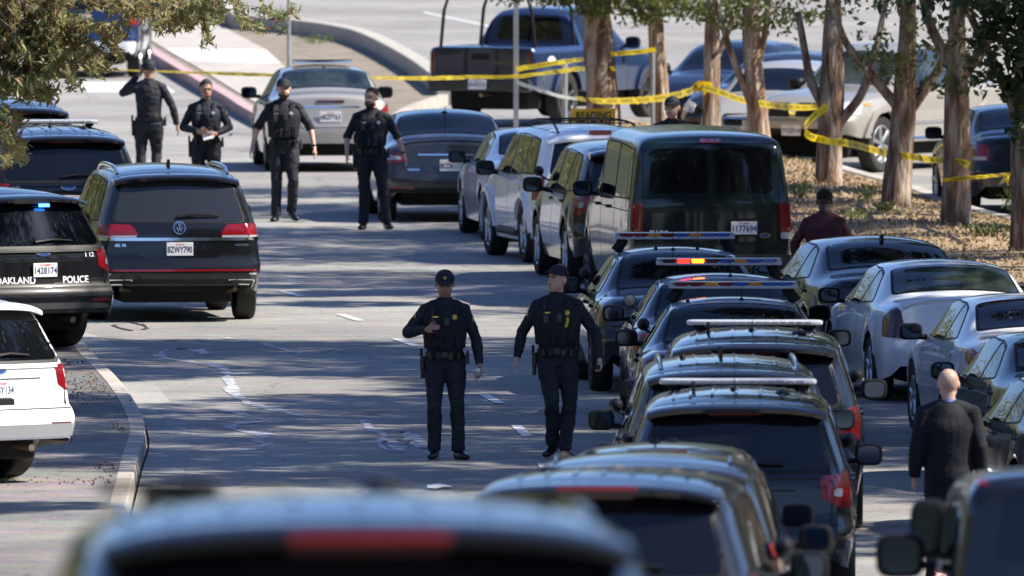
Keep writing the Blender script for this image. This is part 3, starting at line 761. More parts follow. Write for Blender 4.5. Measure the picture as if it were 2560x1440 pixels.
        s.trs = remesh(tr, 'trousers', bottoms, s.root, vox * 1.15, 4, wr=.010, wscale=7, seed=px + 3)
        for sd in 'LR':
            a, t = J['ank' + sd], J['toe' + sd]; dr = (t - a); dr.z = 0; dr.normalize(); k = MB()
            k.tube([a + V3((0, 0, .06)), a + V3((0, 0, -.01)), a - dr * .02 + V3((0, 0, -.04))], [.048, .046, .042], seg=12)
            hl = a - dr * .045; hl.z = a.z - .045
            k.tube([hl, lerp(hl, t, .45) + V3((0, 0, .008)), lerp(hl, t, .8), t + dr * .03], [(.040, .040), (.046, .046), (.050, .036), (.034, .026)], seg=14, up=(dr.y, -dr.x, 0))
            k.ell(t, (.045, .045, .03))
            remesh(k, 'boot', BOOT, s.root, .008, 2)
    def hand(s, mb, sd, mode, pose):
        V3 = s.V; e, w_ = s.J['el' + sd], s.J['wr' + sd]; dr = (w_ - e).normalized(); dr = (dr + V3(pose.get('bend' + sd, (0, 0, 0)))).normalized()
        sg = -1 if sd == 'L' else 1
        # thumb faces the front by default
        th = V3(pose.get('thumb' + sd, (0, -1, 0))); th = (th - dr * th.dot(dr)).normalized(); nrm = dr.cross(th) * sg
        # nrm = palm normal, towards the thigh
        if nrm.x * sg > 0 and abs(nrm.x) > .3: nrm = -nrm
        pc = w_ + dr * .055
        mb.tube([w_ - dr * .01, w_ + dr * .03, w_ + dr * .085, w_ + dr * .098], [(.024, .026), (.038, .017), (.042, .016), (.038, .012)], seg=12, up=tuple(th))
        curl = {'relax': .5, 'fist': 1.35, 'hold': 1.0, 'flat': .15}[mode]
        for i, (off, ln) in enumerate(((.031, .072), (.011, .080), (-.010, .074), (-.030, .058))):
            p = w_ + dr * .088 + th * off; a = 0; pts = [p - dr * .02]
            q = p; pts.append(q)
            for k, f in enumerate((.42, .33, .25)):
                a += curl * (.55 + .1 * i) * (.7 if k == 0 else 1)
                v = dr * math.cos(a) + nrm * math.sin(a); q = q + v * ln * f; pts.append(q)
            mb.tube(pts, [.0085, .0092, .0085, .008, .0065], seg=8)
        p = w_ + dr * .03 + th * .03
        v1 = (dr * .7 + th * .7 + nrm * .25).normalized(); v2 = (dr * .9 + th * .15 + nrm * (.35 + .3 * curl)).normalized()
        mb.tube([p - th * .015, p + v1 * .03, p + v1 * .03 + v2 * .028, p + v1 * .03 + v2 * .05], [.013, .0105, .0095, .007], seg=8)
        s.__dict__['grip' + sd] = w_ + dr * .085 + nrm * .028
    def cap(s, m=NAVY, brim=True, emblem=None):
        H, HR = s.H, s.HR; mb = MB()
        vs = []; fs = []; u = 20; rows = 8
        for j in range(rows + 1):
            ph = math.pi / 2 * j / rows
            for i in range(u):
                th = 2 * math.pi * i / u
                vs.append(H((.083 * math.sin(ph) ** .8 * math.cos(th), .012 + .101 * math.sin(ph) ** .8 * math.sin(th), .040 + .082 * math.cos(ph))))
        for i in range(u):
            th = 2 * math.pi * i / u; vs.append(H((.084 * math.cos(th), .012 + .102 * math.sin(th), .030)))
        for j in range(rows + 1):
            for i in range(u): a = j * u + i; b = j * u + (i + 1) % u; fs.append((a, b, b + u, a + u))
        mb.add(vs, fs)
        c = mb.build('cap', m, s.root)
        if brim:
            b = MB(); v = []; N = 13; f = []
            for j, (o, dz) in enumerate(((0, .030), (.038, .026), (.074, .012))):
                for i in range(N):
                    th = math.pi * (1.12 + .76 * i / (N - 1)); k = math.sin(math.pi * i / (N - 1)) ** .5
                    v.append(H((.080 * math.cos(th) * (1 + .02 * j), .012 + .098 * math.sin(th) - o * k, dz + .028 - .020 * (abs(math.cos(th))) ** 2)))
            for j in range(2):
                for i in range(N - 1): a = j * N + i; f.append((a, a + 1, a + 1 + N, a + N))
            b.add(v, f); o = b.build('cap_brim', m, c); sm = o.modifiers.new('t', 'SOLIDIFY'); sm.thickness = .006
        if emblem:
            p = H((0, -.087, .080)); star(p, HR @ Vector((0, -1, .35)), .022, emblem, c, 'cap_emblem')
    def hair(s, m=HAIRD, top=True, drop=-.02, thick=.006):
        H = s.H; mb = MB(); vs = []; fs = []; u = 22; rows = 10
        for j in range(rows + 1):
            ph = math.pi * .60 * j / rows
            for i in range(u):
                th = 2 * math.pi * i / u; fr = max(0, -math.sin(th))
                p2 = ph * (1 - .50 * fr ** .6)
                vs.append(H(((.074 + thick) * math.sin(p2) * math.cos(th), .014 + (.092 + thick) * math.sin(p2) * math.sin(th), .025 + (.090 + thick * 1.8) * math.cos(p2))))
        for j in range(rows):
            for i in range(u): a = j * u + i; b = j * u + (i + 1) % u; fs.append((a, b, b + u, a + u))
        mb.add(vs, fs); o = mb.build('hair', m, s.root); sm = o.modifiers.new('t', 'SOLIDIFY'); sm.thickness = .008
    def beard(s, m=BEARDM):
        H, HR = s.H, s.HR; mb = MB()
        mb.ell(H((0, -.026, -.056)), (.067, .069, .062), HR, 20, 16)
        # keep the lower front half only
        k = MB(); vs = []; ok = {}
        for i, v in enumerate(mb.v):
            l = HR.inverted() @ (Vector(v) - s.hc)
            if l.z < -.058 + .5 * max(0, abs(l.x) - .035) and l.y < .02: ok[i] = len(vs); vs.append(v)
        fs = [tuple(ok[i] for i in f) for f in mb.f if all(i in ok for i in f)]
        k.add(vs, fs); o = k.build('beard', m, s.root); sm = o.modifiers.new('t', 'SOLIDIFY'); sm.thickness = .008; sm.offset = 1
        t = MB(); t.tube([H((-.030, -.086, -.046)), H((0, -.098, -.040)), H((.030, -.086, -.046))], .0045, seg=6); t.build('moustache', m, s.root)
    def vest(s, g_=.028, m=VEST, pouches=True, badge=GOLD, tagm=None, back=False):
        t = s.torso_mb(g_, 1.07, 1.45); v = remesh(t, 'vest', m, s.root, .01, 3, wr=.003)
        fy = -1
        front = lambda x, z, o=0: s.TL((x, -(float(np.interp(z, [1.07, 1.22, 1.34, 1.43], [.112, .120, .127, .114])) + g_ + o) * math.sqrt(max(.1, 1 - (x / .23) ** 2)), z))
        s.front = front
        sp = MB()
        for sg in (-1, 1): sp.tube([front(sg * .10, 1.40), s.TL((sg * .11, -.07, 1.50)), s.TL((sg * .115, .05, 1.50)), s.TL((sg * .10, .12, 1.42))], [(.035, .012)] * 4, seg=8)
        sp.build('vest_straps', m, v)
        if pouches:
            p = MB()
            for (x, z, w_, h_, dd) in ((-.10, 1.13, .06, .10, .035), (-.035, 1.13, .045, .10, .03), (.05, 1.13, .07, .11, .04), (.125, 1.15, .06, .13, .04), (-.11, 1.26, .05, .11, .03)):
                p.box(front(x, z, .01), (w_, dd, h_))
            p.build('pouches', m, v, bevel=.008)
            r = MB().box(front(-.105, 1.315, .02), (.045, .03, .075)); r.tube([front(-.12, 1.34, .02), front(-.12, 1.45, .03)], .006, seg=6); r.build('radio', PLAST, v, bevel=.004)
            MB().box(front(.02, 1.33, .012), (.05, .025, .075)).build('body_camera', PLAST, v, bevel=.006)
        if badge: star(front(.095, 1.375, .012), Vector((.15, -1, .1)), .034, badge, v, 'badge')
        MB().box(front(-.095, 1.375, .010), (.065, .004, .014)).build('name_tag', tagm or badge or SILV, v)
    def belt(s, holster=-1, front_gear=True):
        t = s.torso_mb(.026, .985, 1.03); mb = MB(); pts = [s.TL((0, .005, z)) for z in (.985, 1.035)]
        mb.tube(pts, [(.192, .142), (.188, .138)], seg=26, up=(1, 0, 0)); b = mb.build('duty_belt', LEATH, s.root)
        g = MB()
        for (x, y) in ((-.12, -.115), (.06, -.14), (.13, -.11), (-.06, -.135)): g.box((x, y, .995), (.05, .035, .075), rot(z=-30 * x / .15))
        g.build('belt_pouches', LEATH, b, bevel=.008)
        h = MB(); x = holster * .215
        h.box((x, .0, .93), (.045, .085, .13)); h.box((x, .01, .84), (.04, .06, .12)); h.box((x + holster * .012, .035, 1.02), (.028, .05, .09), rot(x=-20)); h.build('holster', LEATH, b, bevel=.012)
        h = MB(); h.box((-x, .0, .96), (.045, .07, .09)); h.box((-x * 1.02, .0, 1.02), (.03, .05, .05)); h.build('equipment_pouch', PLAST, b, bevel=.008)
    def patch(s, sd, m=GOLD):
        a, b = s.J['sh' + sd], s.J['el' + sd]; sg = -1 if sd == 'L' else 1; p = lerp(a, b, .3) + Vector((sg * .052, -.028, 0))
        MB().ell(p, (.010, .028, .036)).build('shoulder_patch', m, s.root)
    def watch(s, sd):
        e, w_ = s.J['el' + sd], s.J['wr' + sd]; d = (w_ - e).normalized()
        MB().tube([w_ - d * .035, w_ - d * .012], [.033, .033], seg=14).build('watch', LEATH, s.root)
def star(p, n, r, m, parent, name):
    n = Vector(n).normalized(); q = n.to_track_quat('Z', 'Y').to_matrix(); vs = []; N = 14
    for i in range(N):
        a = 2 * math.pi * i / N; rr = r if i % 2 == 0 else r * .5
        vs.append(Vector(p) + q @ Vector((rr * math.cos(a), rr * math.sin(a), .002)))
    vs.append(Vector(p) + q @ Vector((0, 0, .008)))
    mb = MB(); mb.add(vs, [(i, (i + 1) % N, N) for i in range(N)]); mb.build(name, m, parent, smooth=False)
# ---------------------------------------------------------------- the ground
def asphalt_mat(name, c1, c2, patch=.35, seed=0):
    m = bpy.data.materials.new(name); m.use_nodes = True; t = m.node_tree; b = t.nodes['Principled BSDF']; b.inputs['Roughness'].default_value = .85
    N = lambda k, **kw: t.nodes.new(k)
    tc = N('ShaderNodeTexCoord'); mp = N('ShaderNodeMapping'); mp.inputs['Location'].default_value = (seed, seed * 2, 0); t.links.new(tc.outputs['Object'], mp.inputs[0])
    def noi(sc, de=5, ro=.6, vec=None):
        n = N('ShaderNodeTexNoise'); n.inputs['Scale'].default_value = sc; n.inputs['Detail'].default_value = de; n.inputs['Roughness'].default_value = ro
        t.links.new((vec or mp).outputs[0], n.inputs['Vector']); return n
    big = noi(.16, 6); mid = noi(1.3, 6); fine = noi(16, 6, .85)
    mx = N('ShaderNodeMix'); mx.data_type = 'RGBA'; mx.inputs['A'].default_value = (*c1, 1); mx.inputs['B'].default_value = (*c2, 1)
    r = N('ShaderNodeMapRange'); r.inputs['From Min'].default_value = .42; r.inputs['From Max'].default_value = .58; t.links.new(big.outputs['Fac'], r.inputs[0])
    t.links.new(r.outputs[0], mx.inputs['Factor'])
    m2 = N('ShaderNodeMix'); m2.data_type = 'RGBA'; m2.blend_type = 'OVERLAY'; m2.inputs['Factor'].default_value = patch; t.links.new(mx.outputs['Result'], m2.inputs['A'])
    t.links.new(mid.outputs['Color'], m2.inputs['B'])
    bw = N('ShaderNodeMapRange'); bw.inputs['From Min'].default_value = .3; bw.inputs['From Max'].default_value = .7; bw.inputs['To Min'].default_value = .50; bw.inputs['To Max'].default_value = 1.5; t.links.new(fine.outputs['Fac'], bw.inputs[0])
    hs = N('ShaderNodeHueSaturation'); hs.inputs['Saturation'].default_value = .55; t.links.new(m2.outputs['Result'], hs.inputs['Color']); t.links.new(bw.outputs[0], hs.inputs['Value'])
    # fine cracks
    vo = N('ShaderNodeTexVoronoi'); vo.feature = 'DISTANCE_TO_EDGE'; vo.inputs['Scale'].default_value = .22; 
    dn = noi(1.2, 4); vm = N('ShaderNodeVectorMath'); vm.operation = 'MULTIPLY_ADD'; vm.inputs[1].default_value = (.9, .9, 0)
    t.links.new(dn.outputs['Color'], vm.inputs[0]); t.links.new(mp.outputs[0], vm.inputs[2]); t.links.new(vm.outputs[0], vo.inputs['Vector'])
    cr = N('ShaderNodeMapRange'); cr.inputs['From Min'].default_value = .0; cr.inputs['From Max'].default_value = .006; cr.inputs['To Min'].default_value = .45; cr.inputs['To Max'].default_value = 1; t.links.new(vo.outputs['Distance'], cr.inputs[0])
    mm = N('ShaderNodeMix'); mm.data_type = 'RGBA'; mm.blend_type = 'MULTIPLY'; mm.inputs['Factor'].default_value = 1; t.links.new(hs.outputs['Color'], mm.inputs['A']); t.links.new(cr.outputs[0], mm.inputs['B'])
    t.links.new(mm.outputs['Result'], b.inputs['Base Color'])
    bp = N('ShaderNodeBump'); bp.inputs['Strength'].default_value = .5; bp.inputs['Distance'].default_value = .01; t.links.new(fine.outputs['Fac'], bp.inputs['Height']); t.links.new(bp.outputs[0], b.inputs['Normal'])
    return m
ASPH = asphalt_mat('asphalt_old', (.215, .197, .170), (.285, .265, .230), .55)
SHOUL = asphalt_mat('shoulder_asphalt', (.13, .115, .10), (.215, .195, .17), .8, 9)
CONC = mat('concrete_slab', (.40, .37, .325), .8, bump=.3, bscale=50, var=.12, vscale=3)
CONC2 = mat('concrete_light', (.54, .52, .48), .8, bump=.3, bscale=50, var=.06, vscale=3)
CURBM = mat('curb_concrete', (.40, .36, .31), .85, bump=.5, bscale=30, var=.22, vscale=3)
PINKM = mat('faded_red_curb_paint', (.42, .23, .25), .8, bump=.4, bscale=30, col2=(.47, .38, .37), vscale=5)
DIRT = mat('dry_dirt', (.27, .225, .17), .95, bump=.8, bscale=20, col2=(.15, .125, .10), vscale=2.5)
STRAW = mat('straw_mulch', (.40, .30, .185), .95, bump=1.0, bscale=14, col2=(.20, .13, .075), vscale=7)
LINE = mat('road_paint_white', (.62, .62, .60), .6, var=.12, vscale=20)
CRACK = mat('tar_crack', (.035, .032, .03), .9)
STAIN = mat('chalky_stain', (.50, .52, .57), .8)
_t = STAIN.node_tree; _n = _t.nodes.new('ShaderNodeTexNoise'); _n.inputs['Scale'].default_value = 6; _n.inputs['Detail'].default_value = 5
_c = _t.nodes.new('ShaderNodeTexCoord'); _t.links.new(_c.outputs['Object'], _n.inputs['Vector']); _r = _t.nodes.new('ShaderNodeMapRange'); _r.inputs['From Min'].default_value = .22; _r.inputs['From Max'].default_value = .55; _r.inputs['To Max'].default_value = .9
_t.links.new(_n.outputs['Fac'], _r.inputs[0]); _t.links.new(_r.outputs[0], _t.nodes['Principled BSDF'].inputs['Alpha'])
def struct(o): o['kind'] = 'structure'; return o
def grid_sheet(name, xs, ys, zf, m, off=0):
    mb = MB(); n = len(xs)
    for y in ys:
        for x in xs: mb.v.append((x, y, zf(x, y) + off))
    for j in range(len(ys) - 1):
        for i in range(n - 1):
            a = j * n + i; mb.f.append((a, a + 1, a + 1 + n, a + n))
    return struct(mb.build(name, m, None, fix=False))
grid_sheet('road', [-900, -200, -60, -20, -8, 0, 8, 20, 60, 200, 900], [-300, -100, 0, 30, 56, 75, 90, 105, 118, 132, 145, 155, 165, 176, 200, 260, 340, 420, 600, 1200, 4500], lambda x, y: terr(y), ASPH)
def area(name, poly, h, m, zf=None, res=1.0, ys=None):
    """filled patch of ground with a skirt, following the terrain"""
    B = []
    for i in range(len(poly)):
        a = Vector(poly[i]); b = Vector(poly[(i + 1) % len(poly)]); k = max(1, int((b - a).length / (res * 2)))
        for j in range(k): B.append(a.lerp(b, j / k))
    nb = len(B); pts = list(B)
    xs = [p.x for p in B]; yy = [p.y for p in B]; x = min(xs) + res / 2
    while x < max(xs):
        y = min(yy) + res
        while y < max(yy): pts.append(Vector((x, y))); y += res * 2
        x += res
    out = delaunay_2d_cdt(pts, [], [list(range(nb))], 1, 1e-4)
    V = [(p.x, p.y, terr(p.y) + h + (zf(p.x, p.y) if zf else 0)) for p in out[0]]; F = [tuple(f) for f in out[2]]
    cnt = {}
    for f in F:
        for i in range(len(f)):
            k = tuple(sorted((f[i], f[(i + 1) % len(f)]))); cnt[k] = cnt.get(k, 0) + 1
    mp = {}
    for (a, b), c in list(cnt.items()):
        if c == 1:
            for q in (a, b):
                if q not in mp: mp[q] = len(V); V.append((V[q][0], V[q][1], V[q][2] - h - .05))
            F.append((a, b, mp[b], mp[a]))
    mb = MB(); mb.add(V, F); return struct(mb.build(name, m, None, smooth=True))
def resamp(pts, step):
    pts = [Vector(p[:2]) for p in pts]; out = [pts[0]]
    # Catmull-Rom
    E = [pts[0] * 2 - pts[1]] + pts + [pts[-1] * 2 - pts[-2]]
    for i in range(1, len(E) - 2):
        p0, p1, p2, p3 = E[i - 1:i + 3]; k = max(1, int((p2 - p1).length / step))
        for j in range(1, k + 1):
            t = j / k; out.append(.5 * ((2 * p1) + (p2 - p0) * t + (2 * p0 - 5 * p1 + 4 * p2 - p3) * t * t + (3 * p1 - p0 - 3 * p2 + p3) * t ** 3))
    return out
def path_solid(name, pts, side, w_, h, m, step=1.0, h2=None, z0=0, rag=0):
    """kerb: a band of width w_ to one side of a path (side=+1 right of travel), risen by h"""
    Q = resamp(pts, step); mb = MB(); n = len(Q); random.seed(len(name) + n)
    for i, p in enumerate(Q):
        t = (Q[min(i + 1, n - 1)] - Q[max(0, i - 1)]).normalized(); nr = Vector((t.y, -t.x)) * side
        z = terr(p.y) + z0; q = p + nr * w_ * (1 + rag * random.uniform(-1, 1)); p = p - nr * w_ * rag * random.uniform(0, 1)
        b = .012 if h > .05 else 0
        mb.v += [(p.x, p.y, z - .04), (p.x + nr.x * .015, p.y + nr.y * .015, z + h - b), (p.x + nr.x * (.03 if b else .0), p.y + nr.y * (.03 if b else 0), z + h), (q.x, q.y, z + (h2 if h2 is not None else h)), (q.x, q.y, z - .04)]
    for i in range(n - 1):
        for k in range(4): a = i * 5 + k; mb.f.append((a, a + 1, a + 6, a + 5))
    mb.f.append((0, 1, 2, 3, 4)); a = (n - 1) * 5; mb.f.append((a, a + 1, a + 2, a + 3, a + 4))
    return struct(mb.build(name, m, None, smooth=False))
# left kerb and shoulder
LC = [(-3.3, 150), (-3.45, 175), (-3.57, 191), (-3.64, 199), (-4.0, 208), (-4.5, 216.7), (-5.0, 224.4), (-6.1, 232), (-8.0, 239), (-12, 246), (-18, 250)]
path_solid('kerb', LC, -1, .17, .14, CURBM)
path_solid('gutter', [(p[0] + .01, p[1]) for p in LC[:8]], 1, .42, .006, asphalt_mat('gutter_pan', (.27, .25, .22), (.32, .30, .265), .3, 4))
lc2 = [(p.x - .16, p.y) for p in resamp(LC, 2)]
area('shoulder', lc2 + [(-40, 250), (-40, 150)], .135, SHOUL)
# right kerb with the mulched strip
RC = [(8.0, 120), (7.9, 160), (7.3, 180), (6.7, 195), (6.0, 205), (5.3, 214), (4.4, 226), (3.6, 238), (2.9, 248), (2.1, 257), (1.45, 265), (.95, 275), (.55, 285), (.35, 295)]
path_solid('kerb', RC, 1, .16, .15, CURBM)
LCB = [G(1600, 335), G(1760, 355), G(1960, 405), G(2100, 450), G(2250, 492), G(2450, 560), (8.2, 250), (10.5, 236), (13, 215), (13.5, 190), (14, 150), (14, 120)]
LCB = [(v[0], v[1]) for v in LCB]
def mound(x, y):
    # height over the strip between the two kerbs
    xl = float(np.interp(y, [p[1] for p in RC], [p[0] for p in RC])) + .16
    Q = sorted(LCB, key=lambda p: p[1]); xr = float(np.interp(y, [p[1] for p in Q], [p[0] for p in Q]))
    if xr - xl < .5: return 0
    t = min(1, max(0, (x - xl) / (xr - xl))); return .16 * math.sin(math.pi * t) ** .8 + .03 * noise.noise(Vector((x * .8, y * .25, 0))) * min(1, t * 6) * min(1, (1 - t) * 6)
rcs = [(p.x + .15, p.y) for p in resamp(RC, 2)]
lcs = [(p.x, p.y) for p in resamp(LCB, 2)]
area('mulched_strip', rcs + lcs, .14, STRAW, mound, .5)
path_solid('kerb', LCB, -1, .22, .16, CONC)
# pavement path at the foot of the mulch
# island with pavement, dirt and the low retaining kerb
IL = [(-9.6, 420), (G(330, 104).x, G(330, 104).y)] + [(G(a, b).x, G(a, b).y) for a, b in ((372, 132), (450, 180), (520, 222), (590, 262), (650, 300), (740, 345), (860, 350), (960, 318), (1015, 290), (1092, 262))]
IU = [(G(a, b).x, G(a, b).y) for a, b in ((1092, 262), (1010, 200), (900, 140), (820, 118), (720, 104), (640, 96), (585, 93))] + [(-6.0, 390), (-6.2, 420)]
area('island_dirt', [tuple(p) for p in IL] + [tuple(p) for p in IU[1:]], .15, DIRT, None, 1.0)
path_solid('painted_kerb', IL[:8], 1, .22, .175, PINKM)
path_solid('kerb', IL[7:], 1, .18, .17, CURBM)
path_solid('retaining_kerb', IU[::-1][1:], -1, .30, .36, CONC, z0=.05)
def slab(pxs, m, h=.158, name='pavement'):
    return area(name, [(G(a, b).x, G(a, b).y) for a, b in pxs], h, m, None, 2.0)
slab([(640, 282), (585, 250), (520, 208), (470, 178), (640, 181), (706, 184), (740, 215), (800, 270), (760, 320)], CONC, .166)
slab([(468, 177), (408, 142), (664, 146), (704, 183)], CONC2, .168)
slab([(406, 141), (345, 102), (300, 70), (520, 60), (556, 88), (662, 145)], CONC, .166)
for y0 in (205, 232, 262): pass
struct(slab([(190, 205), (400, 205), (440, 232), (215, 232)], CONC2, .008, 'pavement_patch'))
# lane dashes
for a, b in (((1304, 1065), (1304, 1092)), ((1230, 988), (1230, 1010)), ((1122, 922), (1122, 942)), ((1015, 848), (1015, 867)), ((875, 787), (875, 803)), ((727, 728), (727, 742)), ((1365, 1160), (1365, 1190)), ((560, 675), (560, 688))):
    cx = a[0]; sl = {1304: 14, 1230: 20, 1122: 24, 1015: 26, 875: 25, 727: 27, 1365: 8, 560: 27}[cx]
    p = G(cx - sl, a[1]); q = G(cx + sl, b[1]); mb = MB()
    w2 = .055; mb.add([(p.x - w2, p.y, .008), (p.x + w2, p.y, .008), (q.x + w2, q.y, .008), (q.x - w2, q.y, .008)], [(0, 1, 2, 3)])
    struct(mb.build('lane_dash', LINE, None, fix=False))
p, q = G(1060, 33), G(1270, 78); mb = MB(); mb.add([(p.x, p.y, .008), (p.x, p.y + 1.2, .008), (q.x, q.y + 1.2, .008), (q.x, q.y, .008)], [(0, 1, 2, 3)]); struct(mb.build('parking_line', LINE, None, fix=False))
# dried spill marks on the road
def spill(pxs, w_, m=STAIN, name='spill_mark'):
    Q = resamp([(G(*p).x, G(*p).y) for p in pxs], .35); mb = MB(); rd = random.Random(int(pxs[0][0]))
    for i, p in enumerate(Q):
        a = w_ * (.35 + .75 * abs(noise.noise(Vector((p.x * 2.2, p.y * .5, 3)))) * 2) * rd.uniform(.6, 1.3); b = a * rd.uniform(.5, 1.2)
        mb.v += [(p.x - a, p.y, .007), (p.x + b, p.y + rd.uniform(-.4, .4), .007)]
    for i in range(len(Q) - 1): mb.f.append((2 * i, 2 * i + 1, 2 * i + 3, 2 * i + 2))
    return struct(mb.build(name, m, None, fix=False))
spill([(520, 888), (470, 872), (415, 878), (400, 892), (440, 902), (520, 912), (560, 925), (575, 960), (590, 990), (640, 1015), (700, 1030), (775, 1046)], .09)
spill([(560, 1028), (640, 1045), (668, 1055), (600, 1060), (575, 1072), (640, 1085), (665, 1092), (640, 1104), (672, 1116), (598, 1130)], .085)
spill([(908, 1050), (930, 1075), (965, 1092), (950, 1112), (978, 1130), (1000, 1132), (990, 1100), (1030, 1110), (1062, 1124), (1040, 1100), (1005, 1080)], .085)
spill([(480, 850), (560, 846), (660, 862), (755, 888)], .05); spill([(640, 1160), (690, 1162)], .1); spill([(1040, 1152), (1100, 1146)], .07)
spill([(280, 815), (330, 828), (370, 820), (330, 808), (290, 812)], .05, CRACK, 'tar_smear')
p = G(1098, 1222); mb = MB(); random.seed(3)
mb.add([(p.x + .15 * math.cos(a) * random.uniform(.7, 1.2), p.y + .5 * math.sin(a) * random.uniform(.6, 1.2), .012 + .02 * random.random()) for a in [i * .628 for i in range(10)]] + [(p.x, p.y, .05)], [(i, (i + 1) % 10, 10) for i in range(10)])
tag(mb.build('crumpled_paper', WHT), 'crumpled white paper lying on the sunlit road', 'litter')

# unseen hill ring, added to darken reflections in paint and glass
hm = mat('added_hill_green', (.022, .032, .018), .95, col2=(.050, .055, .030), vscale=.045)
mb = MB(); NR = 72; RR = [(1.0, -2), (1.12, 9), (1.3, 20), (1.6, 34), (2.1, 52), (2.6, 60), (3.0, 20)]
for j, (k, h) in enumerate(RR):
    for i in range(NR):
        th = 2 * math.pi * i / NR; x = 85 * k * math.cos(th); y = 215 + 330 * k * math.sin(th)
        q = noise.noise(Vector((math.cos(th) * 3, math.sin(th) * 3, k * 2))); mb.v.append((x, y, (terr(y) if j == 0 else 0) + h * (1 + .55 * q) + (9 if y < 0 else 0) * (j > 0)))
for j in range(len(RR) - 1):
    for i in range(NR): a_ = j * NR + i; b_ = j * NR + (i + 1) % NR; mb.f.append((a_, b_, b_ + NR, a_ + NR))
struct(mb.build('added_hill_ring', hm, None))
# ---------------------------------------------------------------- trees
LEAFM = mat('leaf_green', (.075, .105, .022), .45, col2=(.16, .175, .045), vscale=2.2, transl=.35)
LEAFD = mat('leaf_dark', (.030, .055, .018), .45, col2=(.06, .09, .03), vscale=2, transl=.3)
LEAFO = mat('leaf_olive', (.21, .25, .095), .5, col2=(.30, .25, .11), vscale=1.2, transl=.4)
def bark_mat(name, cols, sc=(9, 9, 1.6)):
    m = bpy.data.materials.new(name); m.use_nodes = True; t = m.node_tree; b = t.nodes['Principled BSDF']; b.inputs['Roughness'].default_value = .95
    tc = t.nodes.new('ShaderNodeTexCoord'); mp = t.nodes.new('ShaderNodeMapping'); mp.inputs['Scale'].default_value = sc; t.links.new(tc.outputs['Object'], mp.inputs[0])
    n = t.nodes.new('ShaderNodeTexNoise'); n.inputs['Scale'].default_value = 1.0; n.inputs['Detail'].default_value = 7; n.inputs['Roughness'].default_value = .65; n.inputs['Distortion'].default_value = .6; t.links.new(mp.outputs[0], n.inputs['Vector'])
    r = t.nodes.new('ShaderNodeValToRGB'); r.color_ramp.elements[0].position = .36; r.color_ramp.elements[1].position = .60
    r.color_ramp.elements[0].color = (*cols[0], 1); r.color_ramp.elements[1].color = (*cols[2], 1); k = r.color_ramp.elements.new(.48); k.color = (*cols[1], 1)
    t.links.new(n.outputs['Fac'], r.inputs[0]); t.links.new(r.outputs[0], b.inputs['Base Color'])
    n2 = t.nodes.new('ShaderNodeTexNoise'); n2.inputs['Scale'].default_value = 3.2; n2.inputs['Detail'].default_value = 6; t.links.new(mp.outputs[0], n2.inputs['Vector'])
    bp = t.nodes.new('ShaderNodeBump'); bp.inputs['Strength'].default_value = 1; bp.inputs['Distance'].default_value = .04; t.links.new(n2.outputs['Fac'], bp.inputs['Height']); t.links.new(bp.outputs[0], b.inputs['Normal']); return m
BARK = bark_mat('bark_red_brown', ((.075, .045, .03), (.25, .150, .090), (.42, .35, .28)))
BARKG = mat('bark_grey', (.16, .13, .10), .9, bump=1.0, bscale=18, col2=(.09, .07, .05), vscale=5)
def leaf_mesh(name, pts, size, m, parent=None, rng=None, asp=.45, droop=0):
    rng = rng or np.random.default_rng(1); n = len(pts); pts = np.asarray(pts, float)
    a = rng.normal(size=(n, 3)); a[:, 2] -= droop; a /= np.linalg.norm(a, axis=1)[:, None]
    b = rng.normal(size=(n, 3)); b -= a * (a * b).sum(1)[:, None]; b /= np.linalg.norm(b, axis=1)[:, None]
    L_ = size * rng.uniform(.6, 1.3, (n, 1)); W = L_ * asp
    V = np.stack([pts - a * L_ / 2, pts + b * W / 2, pts + a * L_ / 2, pts - b * W / 2], 1).reshape(-1, 3)
    me = bpy.data.meshes.new(name); me.vertices.add(4 * n); me.vertices.foreach_set('co', V.ravel())
    me.loops.add(4 * n); me.loops.foreach_set('vertex_index', np.arange(4 * n)); me.polygons.add(n)
    me.polygons.foreach_set('loop_start', np.arange(0, 4 * n, 4)); me.update(calc_edges=True); me.validate()
    me.materials.append(m); o = bpy.data.objects.new(name, me); return link(o, parent)
def blob_pts(rng, c, r, n, clumps=26, cr=.28):
    """leaves gathered into clumps through the volume of an ellipsoid"""
    c = np.array(c); r = np.array(r); u = rng.normal(size=(clumps, 3)); u /= np.linalg.norm(u, axis=1)[:, None]
    cc = c + u * r * rng.uniform(.35, 1.0, (clumps, 1)) ** .5
    k = rng.integers(0, clumps, n); g = rng.normal(size=(n, 3)) * r * cr * .62
    return cc[k] + g
def trunk(parent, pts, rs, m, name='trunk', seed=0, seg=24, rough=.22):
    """fluted, uneven stem"""
    pts = [Vector(p) for p in pts]; Q = []; Rr = []
    for i in range(len(pts) - 1):
        k = max(2, int((pts[i + 1] - pts[i]).length / .09))
        for j in range(k): Q.append(pts[i].lerp(pts[i + 1], j / k)); Rr.append(rs[i] + (rs[i + 1] - rs[i]) * j / k)
    Q.append(pts[-1]); Rr.append(rs[-1])
    for _ in range(3):
        Q = [Q[0]] + [Q[i - 1] * .25 + Q[i] * .5 + Q[i + 1] * .25 for i in range(1, len(Q) - 1)] + [Q[-1]]
    mb = MB(); mb.tube(Q, Rr, seg=seg); V = []
    for i, v in enumerate(mb.v):
        q = Q[i // seg]; d = Vector(v) - q; a = math.atan2(d.y, d.x)
        f = 1 + rough * noise.noise(Vector((math.cos(a) * 1.6 + seed, math.sin(a) * 1.6, v[2] * .7))) + rough * .6 * noise.noise(Vector((math.cos(a) * 4, math.sin(a) * 4, v[2] * 1.2 + seed)))
        V.append(q + d * f)
    mb.v = [tuple(v) for v in V]; return mb.build(name, m, parent)
